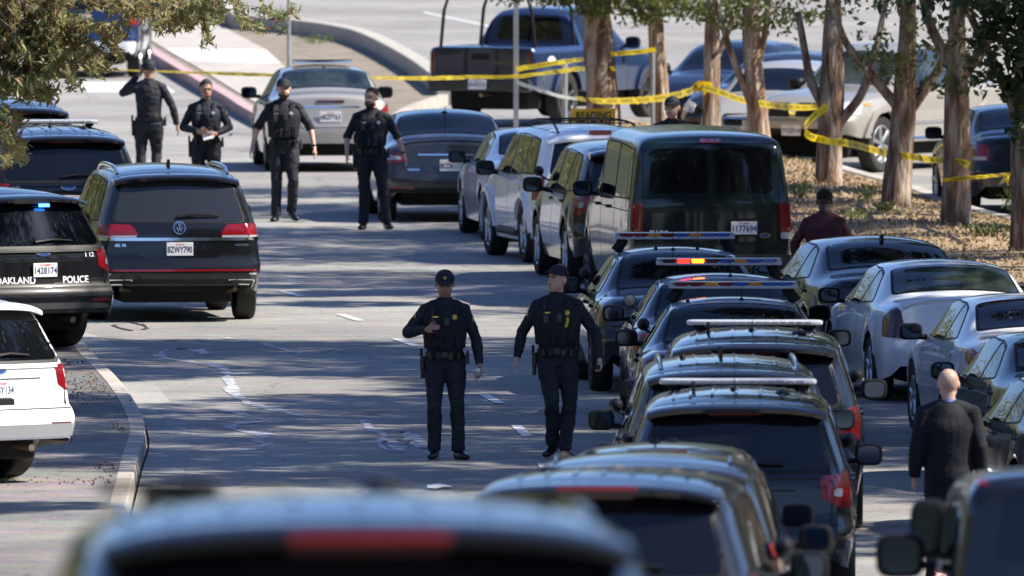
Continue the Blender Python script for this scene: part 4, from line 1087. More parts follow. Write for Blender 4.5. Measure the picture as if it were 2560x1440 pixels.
def tree(name, loc, label, trunk_pts, limbs, blobs, m=LEAFM, bm=BARK, seed=0, n=2600, size=.10, group=None, cat='tree', clumps=26, cr=.28):
    r = empty(name, loc, 0, label, cat, group); rng = np.random.default_rng(seed)
    t = trunk(r, [p[:3] for p in trunk_pts], [p[3] for p in trunk_pts], bm, seed=seed)
    for L_ in limbs: trunk(r, [p[:3] for p in L_], [p[3] for p in L_], bm, 'limb', seed + len(L_), 12)
    P_ = [blob_pts(rng, c, rr, int(n * k), clumps, cr) for c, rr, k in blobs]
    if P_: leaf_mesh('crown', np.concatenate(P_), size, m, r, rng)
    return r
def gz(x, y): return terr(y) + .14 + mound(x, y)
# the row on the strip (base pixel, distance)
def at(px, d): return (px - CX) / FPX * d
ROW = []
T_ = [ # px, d, radius, lean x at 2 m, label, limbs
 (1507, 297, .235, -.10, 'thick tree trunk in front of the blue pickup, with tape round it', [((.0, 0, 1.7), (-.5, 0, 2.3), (-.9, .1, 3.0)), ((0, 0, 1.8), (.6, .1, 2.4), (1.1, 0, 3.2))]),
 (1655, 297, .14, -.12, 'slim rusty tree trunk just right of the blue pickup cab', [((.0, 0, 1.5), (-.45, 0, 2.1), (-.8, 0, 2.9))]),
 (1778, 289, .14, .02, 'slim tree with the yellow tape knotted round it at head height', [((0, 0, 1.2), (.35, 0, 2.0), (.5, 0, 2.8))]),
 (1905, 281, .15, -.16, 'leaning forked tree between the dark saloon and the silver pickup grille', [((-.06, 0, .85), (-.32, 0, 1.5), (-.6, 0, 2.4)), ((-.05, 0, 1.1), (.15, 0, 2.0), (.2, 0, 3.0))]),
 (2072, 272, .183, .06, 'forked tree where the yellow tape bends, before the silver pickup', [((.0, 0, .95), (-.28, 0, 1.45), (-.45, .1, 2.4)), ((.08, 0, .85), (.42, -.05, 1.25), (.62, 0, 1.9), (.8, 0, 2.8))]),
 (2238, 263, .183, .16, 'tree with two raised limbs right of the silver pickup wheel', [((.05, 0, 1.25), (-.38, 0, 1.75), (-.75, 0, 2.2), (-1.0, 0, 3.0)), ((.12, 0, 1.3), (.50, 0, 1.85), (.9, 0, 2.8))]),
 (2392, 254.5, .192, .0, 'thick dark trunk where the taped cordon ends, before the navy saloon', [((0, 0, 1.85), (.4, 0, 2.4), (.7, 0, 3.1)), ((0, 0, 1.9), (-.35, 0, 2.6), (-.5, 0, 3.2))]),
 (2560, 245, .18, .02, 'rightmost tree of the row, cut by the edge of the photo', [((0, 0, 1.6), (.5, 0, 2.4), (.9, 0, 3.2)), ((0, 0, 1.5), (-.35, 0, 2.3), (-.7, 0, 3.0))])]
for i, (px, d, r, ln, lb, limbs) in enumerate(T_):
    x = at(px, d); z = gz(x, d) - .05; r *= .92
    big = i == 0
    tp = [(0, 0, -.1, r * 1.45), (.0, 0, .12, r * 1.12), (ln * .25, 0, .6, r), (ln * .6, 0, 1.2, r * .97), (ln * .85, 0, 1.7, r * .9), (ln, 0, 2.3, r * .7), (ln * 1.2, .1, 3.4, r * .45)]
    lm = [[(p[0] + ln * .5, p[1], p[2], r * (.42 - .07 * k)) for k, p in enumerate(L_)] for L_ in limbs]
    low = 2.55 if i < 4 else 2.75
    bl = [((0, 0, low + 1.3), (1.7, 1.9, 1.0), 1), ((-.9, 0, low + .55), (.9, 1.2, .6), .35), ((.9, .2, low + .5), (.9, 1.2, .6), .35)]
    if i == 0: bl += [((-1.0, -.2, 2.15), (.75, .6, .22), .22), ((.2, -.4, 2.05), (.8, .5, .25), .2), ((-.2, -.5, 1.92), (.5, .3, .12), .05)]
    if i == 1: bl += [((-.3, -.4, 2.0), (.9, .6, .32), .3), ((.3, -.4, 1.9), (.4, .4, .2), .1)]
    if i in (2, 3): bl += [((0, -.2, 2.2), (1.0, .6, .3), .25)]
    if i in (5, 6): bl += [((.1, -.5, 2.15), (.7, .3, .35), .12), ((.0, -.4, 1.8), (.25, .2, .15), .02)]
    if i == 7: bl += [((-.15, -.6, 2.55), (.5, .4, .5), .3), ((.05, -.5, 2.0), (.28, .3, .35), .14), ((-.05, -.5, 1.5), (.2, .2, .25), .04)]
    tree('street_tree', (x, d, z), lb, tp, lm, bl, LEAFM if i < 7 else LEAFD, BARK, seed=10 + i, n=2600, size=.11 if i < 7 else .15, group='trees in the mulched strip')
# taller trees beside and beyond the frame, which shade the road
TG = [(-1, 200, 3.4, 1), (1.8, 211, 2.6, 1), (-6.2, 195, 2.8, 1), (-2, 217, 2.8, .9), (2.4, 217, 2.8, 1), (-7, 224, 2.2, .7), (.6, 240, 2.8, .5), (-2.6, 239.5, 1.8, .35), (-2.2, 256, 2.8, .35), (1.4, 264, 2.8, .5), (-2.4, 191, 2.4, .8), (1.2, 190, 2.4, .8), (-1.2, 208, 1.8, .5),(-3.6, 196, 3.4, 1), (1.4, 195.5, 3.4, 1), (-3.2, 204, 3.2, 1), (1.8, 205, 3.3, 1), (-4.8, 221, 3.2, 1), (-.4, 221.5, 3.4, 1), (4.0, 221, 3.2, 1), (1.0, 213, 2.2, .6),
      (1.5, 243, 3.3, .6), (-3.5, 244, 3.2, .42), (-.2, 251, 3.4, .5), (-4.6, 252, 3.2, .42), (-4.2, 260, 3.2, .42), (-.4, 260, 3.2, .45), (-2.2, 268, 3.0, .4), (1.6, 270, 3.0, .8), (-5.5, 271, 3.0, .6), (-1.8, 277, 2.8, .6), (3.8, 255, 2.6, .5), (-5, 235.5, 1.6, .5), (2.5, 233, 3.0, .9),
      (4.5, 178, 3.2, 1), (3.5, 167, 3.2, 1), (2.5, 150, 3.0, .9), (5.6, 188, 3.0, .9), (6.0, 205, 3.2, 1), (7.5, 213, 3.0, .8), (-7.5, 203, 2.4, .8), (-8, 215, 2.6, .8), (1.5, 130, 3.0, .8), (6.8, 112, 3.2, 1), (5.0, 119, 3.0, 1), (6.5, 178, 3, 1), (-5.6, 181.5, 1.2, .3)]
rh = random.Random(11); SH = []
for sx_, sy_, r_, k_ in TG:
    h_ = rh.uniform(10.5, 14); SH.append((sx_ + SUNV.x / SUNV.z * h_, sy_ + SUNV.y / SUNV.z * h_, h_, r_, k_))
for i, (x, y, h, r, kk) in enumerate(SH):
    rg = random.Random(i * 5 + 1)
    bx = max(0, 8.5 + (y % 3) - x)
    tree('shade_tree', (x, y, terr(y)), 'tall roadside tree beyond the right edge of the photo', [(bx, 0, -.1, .34), (bx + .05, 0, 1.5, .26), (bx * .7, .1, h * .55, .2), (0, 0, h, .08)],
         [[(bx * .8, 0, h * .5, .12), (r * .5, .2, h * .7, .08), (r * .8, .3, h * .85, .04)]],
         [((0, 0, h), (r, r * 1.1, r * .62), 1), ((-r * .5, rg.uniform(-1, 1), h * .86), (r * .55, r * .7, r * .3), .35), ((r * .5, rg.uniform(-1, 1), h * .82), (r * .55, r * .7, r * .3), .35)], LEAFD if i % 2 else LEAFM, BARKG, seed=60 + i, n=int(9000 * kk * (.82 if kk == 1 and x < 14 else 1)), clumps=95, cr=.15, size=.21, group='tall shade trees right of the road')
LT = [(-21 + 2 * math.sin(k * 2.1), 110 + 13 * k, 11 + 3 * math.sin(k * 1.7), 4.2) for k in range(18)]  # left row out of view, added to reflect in car flanks and windows
for i, (x, y, h, r) in enumerate(LT + [(-13, 196, 12, 3.2), (-15, 212, 13, 3.4), (-14, 230, 11, 3.2), (-17, 250, 13, 3.4), (-14.5, 270, 7, 3), (-16, 292, 8, 3.2), (-13, 176, 7.5, 3)]):
    tree('shade_tree', (x, y, terr(y)), 'unseen tall tree left of the road, added for reflections', [(0, 0, -.1, .32), (.05, 0, 1.5, .25), (0, .1, h * .55, .2), (0, 0, h, .08)], [],
         [((0, 0, h * .75), (r, r * 1.2, h * .3), 1), ((0, 0, h * .4), (r * .8, r, h * .16), .4)], LEAFO if i % 2 else LEAFM, BARKG, seed=90 + i, n=2600, size=.28, group='unseen reflection trees left of the road')
# overhanging branches, top left
def overhang():
    rng = np.random.default_rng(7); rd = random.Random(4); D = 187.0
    r = empty('overhanging_tree', (-8.2, D, terr(D)), 0, 'tree at left whose olive and rusty needle branches hang into the top left corner', 'tree')
    inv = Vector((-8.2, D, terr(D)))
    t = trunk(r, [(0, 0, -.1), (.1, 0, 2), (.2, 0, 5), (.3, .1, 9)], [.4, .33, .28, .12], BARKG)
    tw = MB(); lp = []; lp2 = []
    def sprig(path, dens, spread, r0=.012):
        Q = [P(a, b, D + rd.uniform(-1.2, 1.2)) - inv for a, b in path]
        tw.tube(Q, [r0 * (1 - .7 * i / (len(Q) - 1)) for i in range(len(Q))], seg=5)
        for i in range(len(Q) - 1):
            k = int((Q[i + 1] - Q[i]).length * dens)
            for _ in range(k):
                p = Q[i].lerp(Q[i + 1], rd.random()) + Vector((rd.gauss(0, spread), rd.gauss(0, spread * 3), rd.gauss(-spread * .4, spread)))
                (lp if rd.random() < .93 else lp2).append(p)
    # main boughs (pixel paths) with side shoots
    boughs = [[(-160, -60), (40, 20), (170, 60), (310, 105)], [(-160, 20), (0, 90), (120, 150), (200, 180)], [(-160, -120), (100, -30), (300, 10), (430, 40), (520, 20)], [(-160, 90), (-20, 150), (60, 200), (120, 230)], [(-160, -20), (60, 70), (200, 110), (260, 170)],
           [(-160, 150), (-40, 180), (50, 215)], [(-100, -100), (60, 0), (110, 90), (160, 130)], [(-140, -50), (-20, 40), (60, 110), (100, 170)]]
    boughs = [[(a - 18, b - 24) for a, b in q] for q in boughs]
    for q in boughs:
        sprig(q, 25, .06, .03)
        for i in range(len(q) - 1):
            for _ in range(14):
                t_ = rd.random(); a = q[i][0] + (q[i + 1][0] - q[i][0]) * t_; b = q[i][1] + (q[i + 1][1] - q[i][1]) * t_
                an = rd.uniform(.1, 2.2); ln = rd.uniform(30, 80); sprig([(a, b), (a + ln * .6 * math.cos(an), b + ln * .5 * math.sin(an)), (a + ln * math.cos(an - .3), b + ln * math.sin(an - .3))], 52, .026)
    for q in ([(-60, 230), (0, 300), (30, 340), (55, 370)], [(-40, 260), (-5, 350), (20, 385), (12, 400)], [(-30, 300), (20, 330), (60, 400)], [(-60, 250), (10, 275), (50, 300)]): 
        sprig(q, 130, .035)
    for q in ([(560, -30), (600, 10), (650, 20), (700, 45), (735, 20)], [(600, 5), (620, 50), (660, 68), (715, 72)], [(640, -20), (665, 20), (700, 30), (740, 40)], [(580, -20), (590, 30), (612, 60), (650, 78)], [(500, -20), (510, 60), (520, 100), (540, 120)], [(515, 95), (500, 120)], [(430, 0), (480, 40), (470, 70)], [(540, -10), (560, 20), (550, 45)]):
        sprig(q, 45, .022, .008)
    for x in range(360, 560, 26): sprig([(x, -40), (x + rd.uniform(-10, 20), 10), (x + rd.uniform(-20, 30), rd.uniform(30, 62))], 110, .035)
    tw.build('twigs', BARKG, r)
    leaf_mesh('crown', lp, .105, LEAFO, r, rng, asp=.22, droop=.5)
    leaf_mesh('withered_sprays', lp2, .09, mat('leaf_rust', (.22, .07, .03), .6, transl=.2), r, rng, asp=.3, droop=.3)
    leaf_mesh('upper_crown', np.concatenate([blob_pts(rng, (0, 0, 7.5), (2.6, 3, 2.2), 3000)]), .25, LEAFO, r, rng)
overhang()
# weeds, dry grass, bark chips on the strip
rng = np.random.default_rng(5)
def strip_points(n, y0=200, y1=300):
    out = []
    Q = sorted(LCB, key=lambda p: p[1])
    while len(out) < n:
        y = rng.uniform(y0, y1); xl = float(np.interp(y, [p[1] for p in RC], [p[0] for p in RC])) + .2; xr = float(np.interp(y, [p[1] for p in Q], [p[0] for p in Q])) - .25
        if xr <= xl: continue
        x = rng.uniform(xl, min(xr, 9.5)); out.append((x, y, gz(x, y)))
    return np.array(out)
c = strip_points(26000); c[:, 2] += rng.uniform(.0, .03, len(c))
o = leaf_mesh('bark_chips', c, .07, mat('bark_chip', (.42, .31, .19), .9, col2=(.22, .14, .08), vscale=3), None, rng, .4); tag(o, 'straw coloured chips and dead leaves strewn over the planted strip', 'mulch', kind='stuff')
g = strip_points(9000); g[:, 2] += .03
o = leaf_mesh('dry_grass', g, .12, mat('dry_grass_blade', (.46, .37, .20), .8, col2=(.30, .26, .10), vscale=2), None, rng, .07, -1.5); tag(o, 'thin dry yellow grass on the planted strip', 'grass', kind='stuff')
WEED = mat('weed_leaf', (.10, .16, .03), .5, col2=(.17, .2, .05), vscale=8, transl=.3)
def weed(px, py, n, r, h, label, size=.06):
    p = G(px, py); z = gz(p.x, p.y) if px > 1500 else terr(p.y) + .13; e = empty('weed', (p.x, p.y, z), 0, label, 'plant')
    s = MB()
    for i in range(7): a = i * .9; s.tube([(0, 0, -.02), (math.cos(a) * r * .4, math.sin(a) * r, h * .5), (math.cos(a) * r * .8, math.sin(a) * r * 2, h * .9)], .004, seg=4)
    s.build('stem', WEED, e); q = np.column_stack([rng.normal(0, r * .5, n), rng.normal(0, r, n), rng.uniform(.01, h, n) ** 1.0])
    leaf_mesh('foliage', q, size, WEED, e, rng, .4, -.6)
weed(2000, 552, 260, .17, .20, 'low green weed clump right beside the green van'); weed(2165, 560, 130, .14, .22, 'thin pale weeds between the two forked trees')
weed(2215, 585, 150, .12, .12, 'green weeds at the foot of the tree with two limbs'); weed(2140, 600, 90, .18, .12, 'yellow green weeds behind the man in the dark red shirt')
weed(2470, 648, 260, .30, .14, 'dark green ground weeds right of the thickest dark trunk'); weed(2548, 570, 420, .16, .42, 'tall green bush at the right edge under the navy saloon', .08)
weed(28, 1195, 60, .05, .12, 'small green weed beside the white SUV tyre', .035); weed(10, 1245, 30, .05, .05, 'tuft of grass in the sunlit shoulder', .03)
weed(790, 128, 160, .45, .16, 'green weeds growing at the foot of the retaining kerb', .06)
# leaf litter on the shoulder
sp = []
while len(sp) < 1100:
    y = rng.uniform(185, 226); x = float(np.interp(y, [p[1] for p in LC], [p[0] for p in LC])) - .2 - abs(rng.normal(0, .7))
    if noise.noise(Vector((x * 1.3, y * .35, 4))) > .02: sp.append((x, y, terr(y) + .142))
for _ in range(500):
    y = rng.uniform(203, 210); sp.append((rng.normal(-4.9, .35), y, terr(y) + .142))
o = leaf_mesh('leaf_litter', sp, .035, mat('litter_leaf', (.13, .075, .045), .8, var=.3), None, rng, .5); tag(o, 'reddish dead leaves scattered on the shoulder by the kerb', 'leaf litter', kind='stuff')
# ---------------------------------------------------------------- posts, sign, cordon tape
GALV = mat('galvanised_steel', (.42, .44, .45), .45, .6, var=.15)
def post(px, d, top, w_, label, name='sign_post', kind='u', m=GALV):
    e = empty(name, (at(px, d), d, 0.14), 0, label, 'post'); mb = MB()
    if kind == 'u': mb.prism([(-w_ / 2, -.015), (w_ / 2, -.015), (w_ / 2, .02), (w_ * .28, .02), (w_ * .28, -.003), (-w_ * .28, -.003), (-w_ * .28, .02), (-w_ / 2, .02)], -.2, top, 'z')
    else: mb.tube([(0, 0, -.2), (0, 0, top)], w_ / 2, seg=14)
    mb.build('shaft', m, e, smooth=kind != 'u', bevel=.002); 
    c = MB(); c.lathe([(.001, top + .012), (w_ * .42, top + .008), (w_ * .56, top - .03), (w_ * .56, top - .05)], (0, 0, 0), 'z', 14).build('post_cap', m, e)
    f = MB(); f.box((0, 0, -.0), (w_ * 2.2, w_ * 2.2, .03)).build('base_plate', m, e, bevel=.004)
    return e
post(722, 306, 2.9, .058, 'thin grey sign post rising behind the silver saloon', kind='r')
post(1290, 300, 2.9, .075, 'grey steel post before the pickup tailgate, holding two tapes')
post(1412, 299.5, 1.15, .082, 'short grey post in front of the pickup rear wheel', kind='r')
post(1633, 296, 1.33, .05, 'thin short post against the slim rusty trunk, tape tied on top', kind='r')
o = trunk(None, [(at(437, 372), 372, 0), (at(436, 372), 372, 1.5), (at(434, 372), 372, 7)], [.115, .105, .08], mat('wood_pole', (.16, .09, .06), .85, bump=.6, bscale=20, var=.3), 'utility_pole')
tag(o, 'brown wooden pole standing on the far pavement behind the branches', 'pole')
SIGNY = mat('sign_yellow', (.95, .50, .02), .5, var=.05); BLK = mat('sign_black', (.02, .018, .015), .5)
e = empty('road_sign', (at(1484, 262), 262, .13), 0, 'orange yellow road sign reading READING behind the white SUV roof rack', 'sign')
zt = P(0, 271, 262).z - .13; W2 = 109 / 190.8 / 2
MB().box((0, 0, zt - .19), (W2 * 2, .004, .38)).build('sign_panel', SIGNY, e, bevel=.001)
for tx, dz, sz in (('READING', -.095, .135), ('STATION', -.215, .135)):
    v, f = text_mesh(tx, sz, .004); k = (W2 * 1.6) / (max(a for a, b in v) - min(a for a, b in v)); MB().add([(a * k, -.005, zt + dz + b) for a, b in v], f).build('lettering', BLK, e, smooth=False)
MB().tube([(0, .02, -.14), (0, .02, zt - .05)], .025, seg=10).build('sign_leg', GALV, e)
TAPE = mat('cordon_tape_yellow', (.86, .66, .03), .35, transl=.25, var=.06); TAPEW = mat('cordon_tape_pale', (.72, .76, .72), .35, transl=.2); TXT = mat('tape_print', (.03, .03, .03), .5)
def ribbon(pts, w_, label, twist=(), knots=(), m=TAPE, txt=True, seed=0, sag=0):
    """cordon tape through (px,py,d) points; twist: list of (t, degrees)"""
    e = empty('barrier_tape', P(*pts[0]), 0, label, 'barrier tape', 'yellow police cordon tapes'); o0 = P(*pts[0])
    Q0 = [P(*p) for p in pts]; Q = []; E = [Q0[0] * 2 - Q0[1]] + Q0 + [Q0[-1] * 2 - Q0[-2]]
    for i in range(1, len(E) - 2):
        a, b, c, d = E[i - 1:i + 3]; k = 14
        for j in range(k):
            t = j / k; q = .5 * ((2 * b) + (c - a) * t + (2 * a - 5 * b + 4 * c - d) * t * t + (3 * b - a - 3 * c + d) * t ** 3); Q.append(q)
    Q.append(Q0[-1]); n = len(Q); L_ = [0]
    for i in range(1, n): L_.append(L_[-1] + (Q[i] - Q[i - 1]).length)
    T = L_[-1]; tw = list(twist) or [(0, 0), (1, 0)]
    def frame(u):
        x = min(T - 1e-6, max(0, u * T)); i = max(0, min(n - 2, int(np.searchsorted(L_, x, side='right')) - 1)); f = (x - L_[i]) / max(1e-9, L_[i + 1] - L_[i]); p = Q[i].lerp(Q[i + 1], f)
        t = (Q[min(i + 2, n - 1)] - Q[max(0, i - 1)]).normalized(); up = Vector((0, 0, 1)); up = (up - t * up.dot(t)).normalized(); sd = t.cross(up)
        a = R(float(np.interp(u, [k[0] for k in tw], [k[1] for k in tw]))) + .25 * noise.noise(Vector((u * T * 2.3, seed, 0))); v = up * math.cos(a) + sd * math.sin(a)
        return p - o0, v, t
    mb = MB(); N = max(30, int(T / .06))
    for i in range(N + 1):
        p, v, t = frame(i / N); c = 1 + .10 * noise.noise(Vector((i * .3, seed, 5))); wob = v * .012 * noise.noise(Vector((i * .23, seed, 9)))
        mb.v += [tuple(p - v * w_ / 2 * c + wob), tuple(p + v * w_ / 2 * c + wob)]
    for i in range(N): mb.f.append((2 * i, 2 * i + 1, 2 * i + 3, 2 * i + 2))
    o = mb.build('tape_band', m, e)
    if txt:
        v, f = text_mesh('POLICE LINE DO NOT CROSS', w_ * .62, .0012); wd = max(a for a, b in v) - min(a for a, b in v); rep = max(1, int(T / (wd * 1.35)))
        tm = MB()
        for k in range(rep):
            u0 = (k + .5) / rep * T; V = []
            for a, b in v:
                p, vv, t = frame((u0 + a) / T); nn = t.cross(vv)
                if nn.y > 0: nn = -nn
                V.append(p + vv * b + nn * .006)
            tm.add(V, f)
        tm.build('printing', TXT, e, smooth=False)
    return e
D3 = 300
ribbon([(-80, 160, 300), (230, 172, 300), (460, 180, 301), (700, 188, 304), (722, 188, 305.9)], .075, 'taut yellow tape across the far road behind the officer on the phone', [(0, 60), (.3, 78), (.6, 40), (1, 80)], seed=1)
ribbon([(722, 189, 305.8), (930, 194, 303), (1080, 195, 301), (1180, 192, 300), (1289, 191, 299.95), (1412, 176, 299.3), (1470, 170, 297.5), (1538, 172, 296.7)], .075, 'yellow tape crossing the pickup tailgate to the thick trunk', [(0, 75), (.3, 60), (.45, 35), (.7, 50), (1, 30)], seed=2)
ribbon([(1292, 174, 299.9), (1330, 166, 299.7), (1400, 155, 299.2), (1462, 147, 297)], .075, 'short yellow tape rising from the steel post to the thick trunk', [(0, 20), (1, 50)], seed=3)
ribbon([(1528, 135, 296.6), (1580, 130, 296), (1640, 124, 295.8)], .075, 'short yellow tape between the thick trunk and the thin post', [(0, 30), (1, 20)], seed=4)
ribbon([(1291, 205, 299.9), (1330, 218, 299.7), (1400, 240, 299.2), (1460, 248, 298)], .075, 'pale back-side tape sloping down from the steel post', [(0, 20), (1, 60)], m=TAPEW, txt=False, seed=5)
ribbon([(1440, 245, 298), (1500, 252, 296), (1600, 250, 293), (1690, 238, 290.5), (1748, 218, 288.7)], .10, 'yellow tape sagging past the READING sign to the knotted tree', [(0, 50), (.3, 25), (1, 5)], seed=6)
ribbon([(1750, 214, 288.7), (1800, 230, 287.5), (1850, 248, 285), (1900, 258, 280.6), (1960, 266, 277), (2020, 268, 273), (2068, 264, 271.7)], .10, 'broad yellow tape from the knotted tree to the forked tree', [(0, -10), (.3, 10), (.8, 20), (1, 50)], seed=7)
ribbon([(2066, 268, 271.6), (2035, 290, 271.5), (2013, 318, 271.3), (2022, 338, 271.2), (2060, 350, 271.2), (2130, 360, 270), (2200, 378, 265), (2270, 390, 262), (2340, 400, 256), (2400, 404, 254.2), (2424, 414, 254.3)], .10, 'long yellow tape looping off the forked tree and down to the thickest dark trunk', [(0, 0), (.15, 0), (.3, 10), (.7, 20), (1, 30)], seed=8)
ribbon([(2358, 450, 254.2), (2400, 446, 254.1), (2470, 440, 252), (2530, 434, 250), (2600, 424, 247)], .07, 'yellow tape leaving the dark trunk towards the right edge', [(0, 45), (.5, 60), (1, 70)], seed=9)
mb = MB(); q = [P(2512, 438, 250.5), P(2496, 462, 250.4), (P(2515, 455, 250.3)), P(2522, 466, 250.4), P(2524, 440, 250.5)]; mb.add(q, [(0, 1, 2), (0, 2, 3), (0, 3, 4)])
tag(mb.build('tape_tail', TAPE), 'loose folded yellow tape end hanging before the navy saloon', 'barrier tape')
mb = MB(); c = P(1752, 215, 288.6)
for k in range(6):
    a = k * 1.05; mb.tube([c + Vector((-.10, 0, .02 * math.sin(a))), c + Vector((-.02, -.03, .055 * math.cos(a))), c + Vector((.07, -.02, .05 * math.sin(a + 1))), c + Vector((.16, .05, .02 * math.cos(a)))], [(.03, .003)] * 4, seg=6)
mb.tube([c + Vector((.03, -.02, 0)), c + Vector((.05, -.03, -.12))], [(.04, .003), (.02, .003)], seg=6)
tag(mb.build('tape_knot', TAPE), 'bunched knot of yellow tape on the slim tree', 'barrier tape')

# ---------------------------------------------------------------- vehicles
BLACK = paint('paint_black', (.0045, .005, .007)); NAVYP = paint('paint_dark_navy', (.008, .012, .028)); GREENP = paint('paint_dark_green', (.0025, .011, .012), .1)
WHITEP = paint('paint_white', (.90, .91, .92)); SILVP = paint('paint_silver', (.44, .43, .41), .35, .4); PEWT = paint('paint_pewter_silver', (.40, .38, .35), .35, .4)
GREYP = paint('paint_graphite', (.045, .048, .055), .4); BLUEP = paint('paint_metallic_blue', (.016, .034, .09), .3); CHARP = paint('paint_charcoal', (.012, .014, .018), .2); CREAMP = paint('paint_sand_white', (.34, .325, .29), .25)
ARMR = 'police cars in the right-hand row'; SUVG = ARMR
# --- right-hand police row, nearest first
c = Car('suv', 935, 54.8, 3.0, BLACK, 'blurred black police SUV nearest the camera along the bottom edge', 'police SUV', 'police_suv', SUVG, z=terr(56) + .05)
c.root.rotation_euler[1] = math.atan(.047)
explorer_rear(c); MB().box((2.6, .50, 1.785), (.30, .34, .035)).build('roof_box', RUB, c.root, bevel=.01); c.roof_ribs(.9, 2.9, (-.52, -.36, -.18, 0, .18, .36, .52)); c.brake(1.64, .225, RED, x=.225, h=.024); c.rails(.9, 2.9, .645, CHARP, .02); c.puck(2.6, .45, .10, .05); c.puck(1.6, -.1, .06)
c = Car('suv', 1482, 118, -4, BLACK, 'black SUV with a wide red brake light, second from the bottom edge', 'police SUV', 'police_suv', SUVG)
explorer_rear(c); c.roof_ribs(.9, 2.9, (-.5, -.34, -.17, 0, .17, .34, .5)); c.brake(1.66, .24, RED, x=.225, h=.03); c.antenna(1.8, .38, 0, .07); c.spotlight(-1)
c = Car('suv', 1590, 133.5, -3, CHARP, 'dark SUV whose rounded roof rises behind the wide red brake light', 'police SUV', 'police_suv', SUVG, sc=(1, .98, .985))
explorer_rear(c); c.brake(1.63, .28, DRED, x=.225, h=.02); c.rails(.9, 2.9, .60, BLACK, .03); c.antenna(2.5, .42, .06, .05)
c = Car('suv', 1640, 147.5, -2, CHARP, 'dark SUV with bright domed roof and stubby black aerial in the near row', 'police SUV', 'police_suv', SUVG, sc=(1, .88, .935)); explorer_rear(c)
c.antenna(1.9, .06, .10, .045, .012); c.antenna(2.4, -.06, 0, .05)
c = Car('suv', 1838, 165, -1.2, BLACK, 'black police SUV with grey light bar and large blank rear glass, nearest bar in focus', 'police SUV', 'police_suv', SUVG)
explorer_rear(c); c.modern_bar(2.45, .66); c.roof_ribs(.85, 3.0, (-.52, -.38, -.2, 0, .2, .38, .52)); c.antenna(1.5, .02, .38, .035); c.antenna(1.3, -.38, .1, .06); c.antenna(1.45, .36, .09, .018, .018); c.spotlight(-1); c.spotlight(1)
c = Car('suv', 1828, 173, .8, BLACK, 'black SUV with chrome roof rails and shark fin aerial but no light bar', 'police SUV', 'police_suv', SUVG, sc=(.97, .97, 1.0))
explorer_rear(c); c.rails(.8, 3.0, .61, CHROME, .05, .02); c.antenna(1.6, .05, 0, fin=True); c.antenna(2.3, .04, 0, fin=True); c.roof_ribs(.9, 2.9, (-.42, -.25, -.08, .1, .27, .42)); c.puck(1.8, .38, .025); c.spotlight(1)
c = Car('suv', 1886, 179.5, -.8, BLACK, 'black police SUV with grey light bar, behind the one with chrome rails', 'police SUV', 'police_suv', SUVG)
explorer_rear(c); c.modern_bar(2.4, .62); c.roof_ribs(.85, 3.0, (-.52, -.38, -.2, 0, .2, .38, .52)); c.antenna(1.5, .02, .14, .035); c.antenna(1.35, -.40, .1, .07); c.antenna(1.5, .42, .1, .018, .018); c.spotlight(-1)
def vic(px, d, h, label, lit=False, **k):
    c = Car('vic', px, d, h, BLACK, label, 'police car', 'police_sedan', ARMR, wheels=DALLOY); c.color_bar(2.55, .64, lit)
    L = c.two_lights('tail_light', [(.12, .62, .80), (.12, .62, .93), (.20, .93, .95), (.30, .98, .93), (.30, 1.0, .78), (.2, .92, .76)], RED)
    c.strip('rear_bumper_seam', [(-.86, .72), (.86, .72)], 'B', .014, RUB); c.plate('1152380', .80); c.over('brake_light', [(1.2, -.1), (1.2, .1), (1.24, .1), (1.24, -.1)], 'T', DRED, .02, r=.005)
    c.over('roof_marking', [(1.95, .28), (1.95, -.28), (2.18, -.26), (2.18, .26)], 'T', BLACK, .003, r=.05); return c
WROOF = paint('paint_roof_white', (.62, .65, .70))
def white_roof(c): c.over('roof_panel', [(1.76, -.60), (1.76, .60), (3.1, .60), (3.1, -.60)], 'T', WROOF, .0025, r=.1, thick=.01)
c = vic(1835, 195, -.5, 'police saloon with unlit coloured light bar, in front of the one flashing red'); white_roof(c); c.antenna(1.95, -.08, .14, .025); c.puck(2.0, .45, .02); c.spotlight(1)
c = vic(1815, 201.6, 1.0, 'police saloon whose light bar flashes red and amber', True); white_roof(c); c.antenna(1.95, -.10, .16, .022); c.spotlight(1, True)
c = vic(1722, 209.5, 3.0, 'police saloon with coloured light bar directly behind the green van'); white_roof(c); c.antenna(1.9, .05, .42, .025, .005); c.antenna(2.1, .22, .4, .02, .003); c.antenna(2.1, -.22, .4, .02, .003); c.spotlight(1)
# --- green van
c = Car('van', 1780, 234.3, 6.2, GREENP, 'dark green passenger van with two square rear windows and silver lettering', 'van', 'passenger_van', wheels=DALLOY, sc=(1, .965, .985))
for s_ in (1, -1):
    c.over('rear_window', [(s_ * .05, 1.34), (s_ * .05, 1.86), (s_ * .70, 1.86), (s_ * .73, 1.34)], 'B', GLASS, .006, r=.07)
    c.strip('door_gap', [(s_ * .80 - .006, 1.2), (s_ * .80 + .006, 1.2)], 'B', 1.34, RUB)
c.strip('door_gap', [(-.006, 1.2), (.006, 1.2)], 'B', 1.36, RUB); c.strip('body_crease', [(-.86, 1.12), (.86, 1.12)], 'B', .014, RUB)
L = c.two_lights('tail_light', [(.06, .80, .88), (.06, .80, 1.22), (.09, .955, 1.22), (.09, .955, .88)], RED, .012); c.two_lights('reverse_lens', [(.06, .81, .80), (.06, .81, .878), (.09, .955, .878), (.09, .955, .80)], WLENS, .012)
c.over('brake_light', [(-.13, 1.925), (.13, 1.925), (.13, 1.96), (-.13, 1.96)], 'B', RED, .02, r=.012)
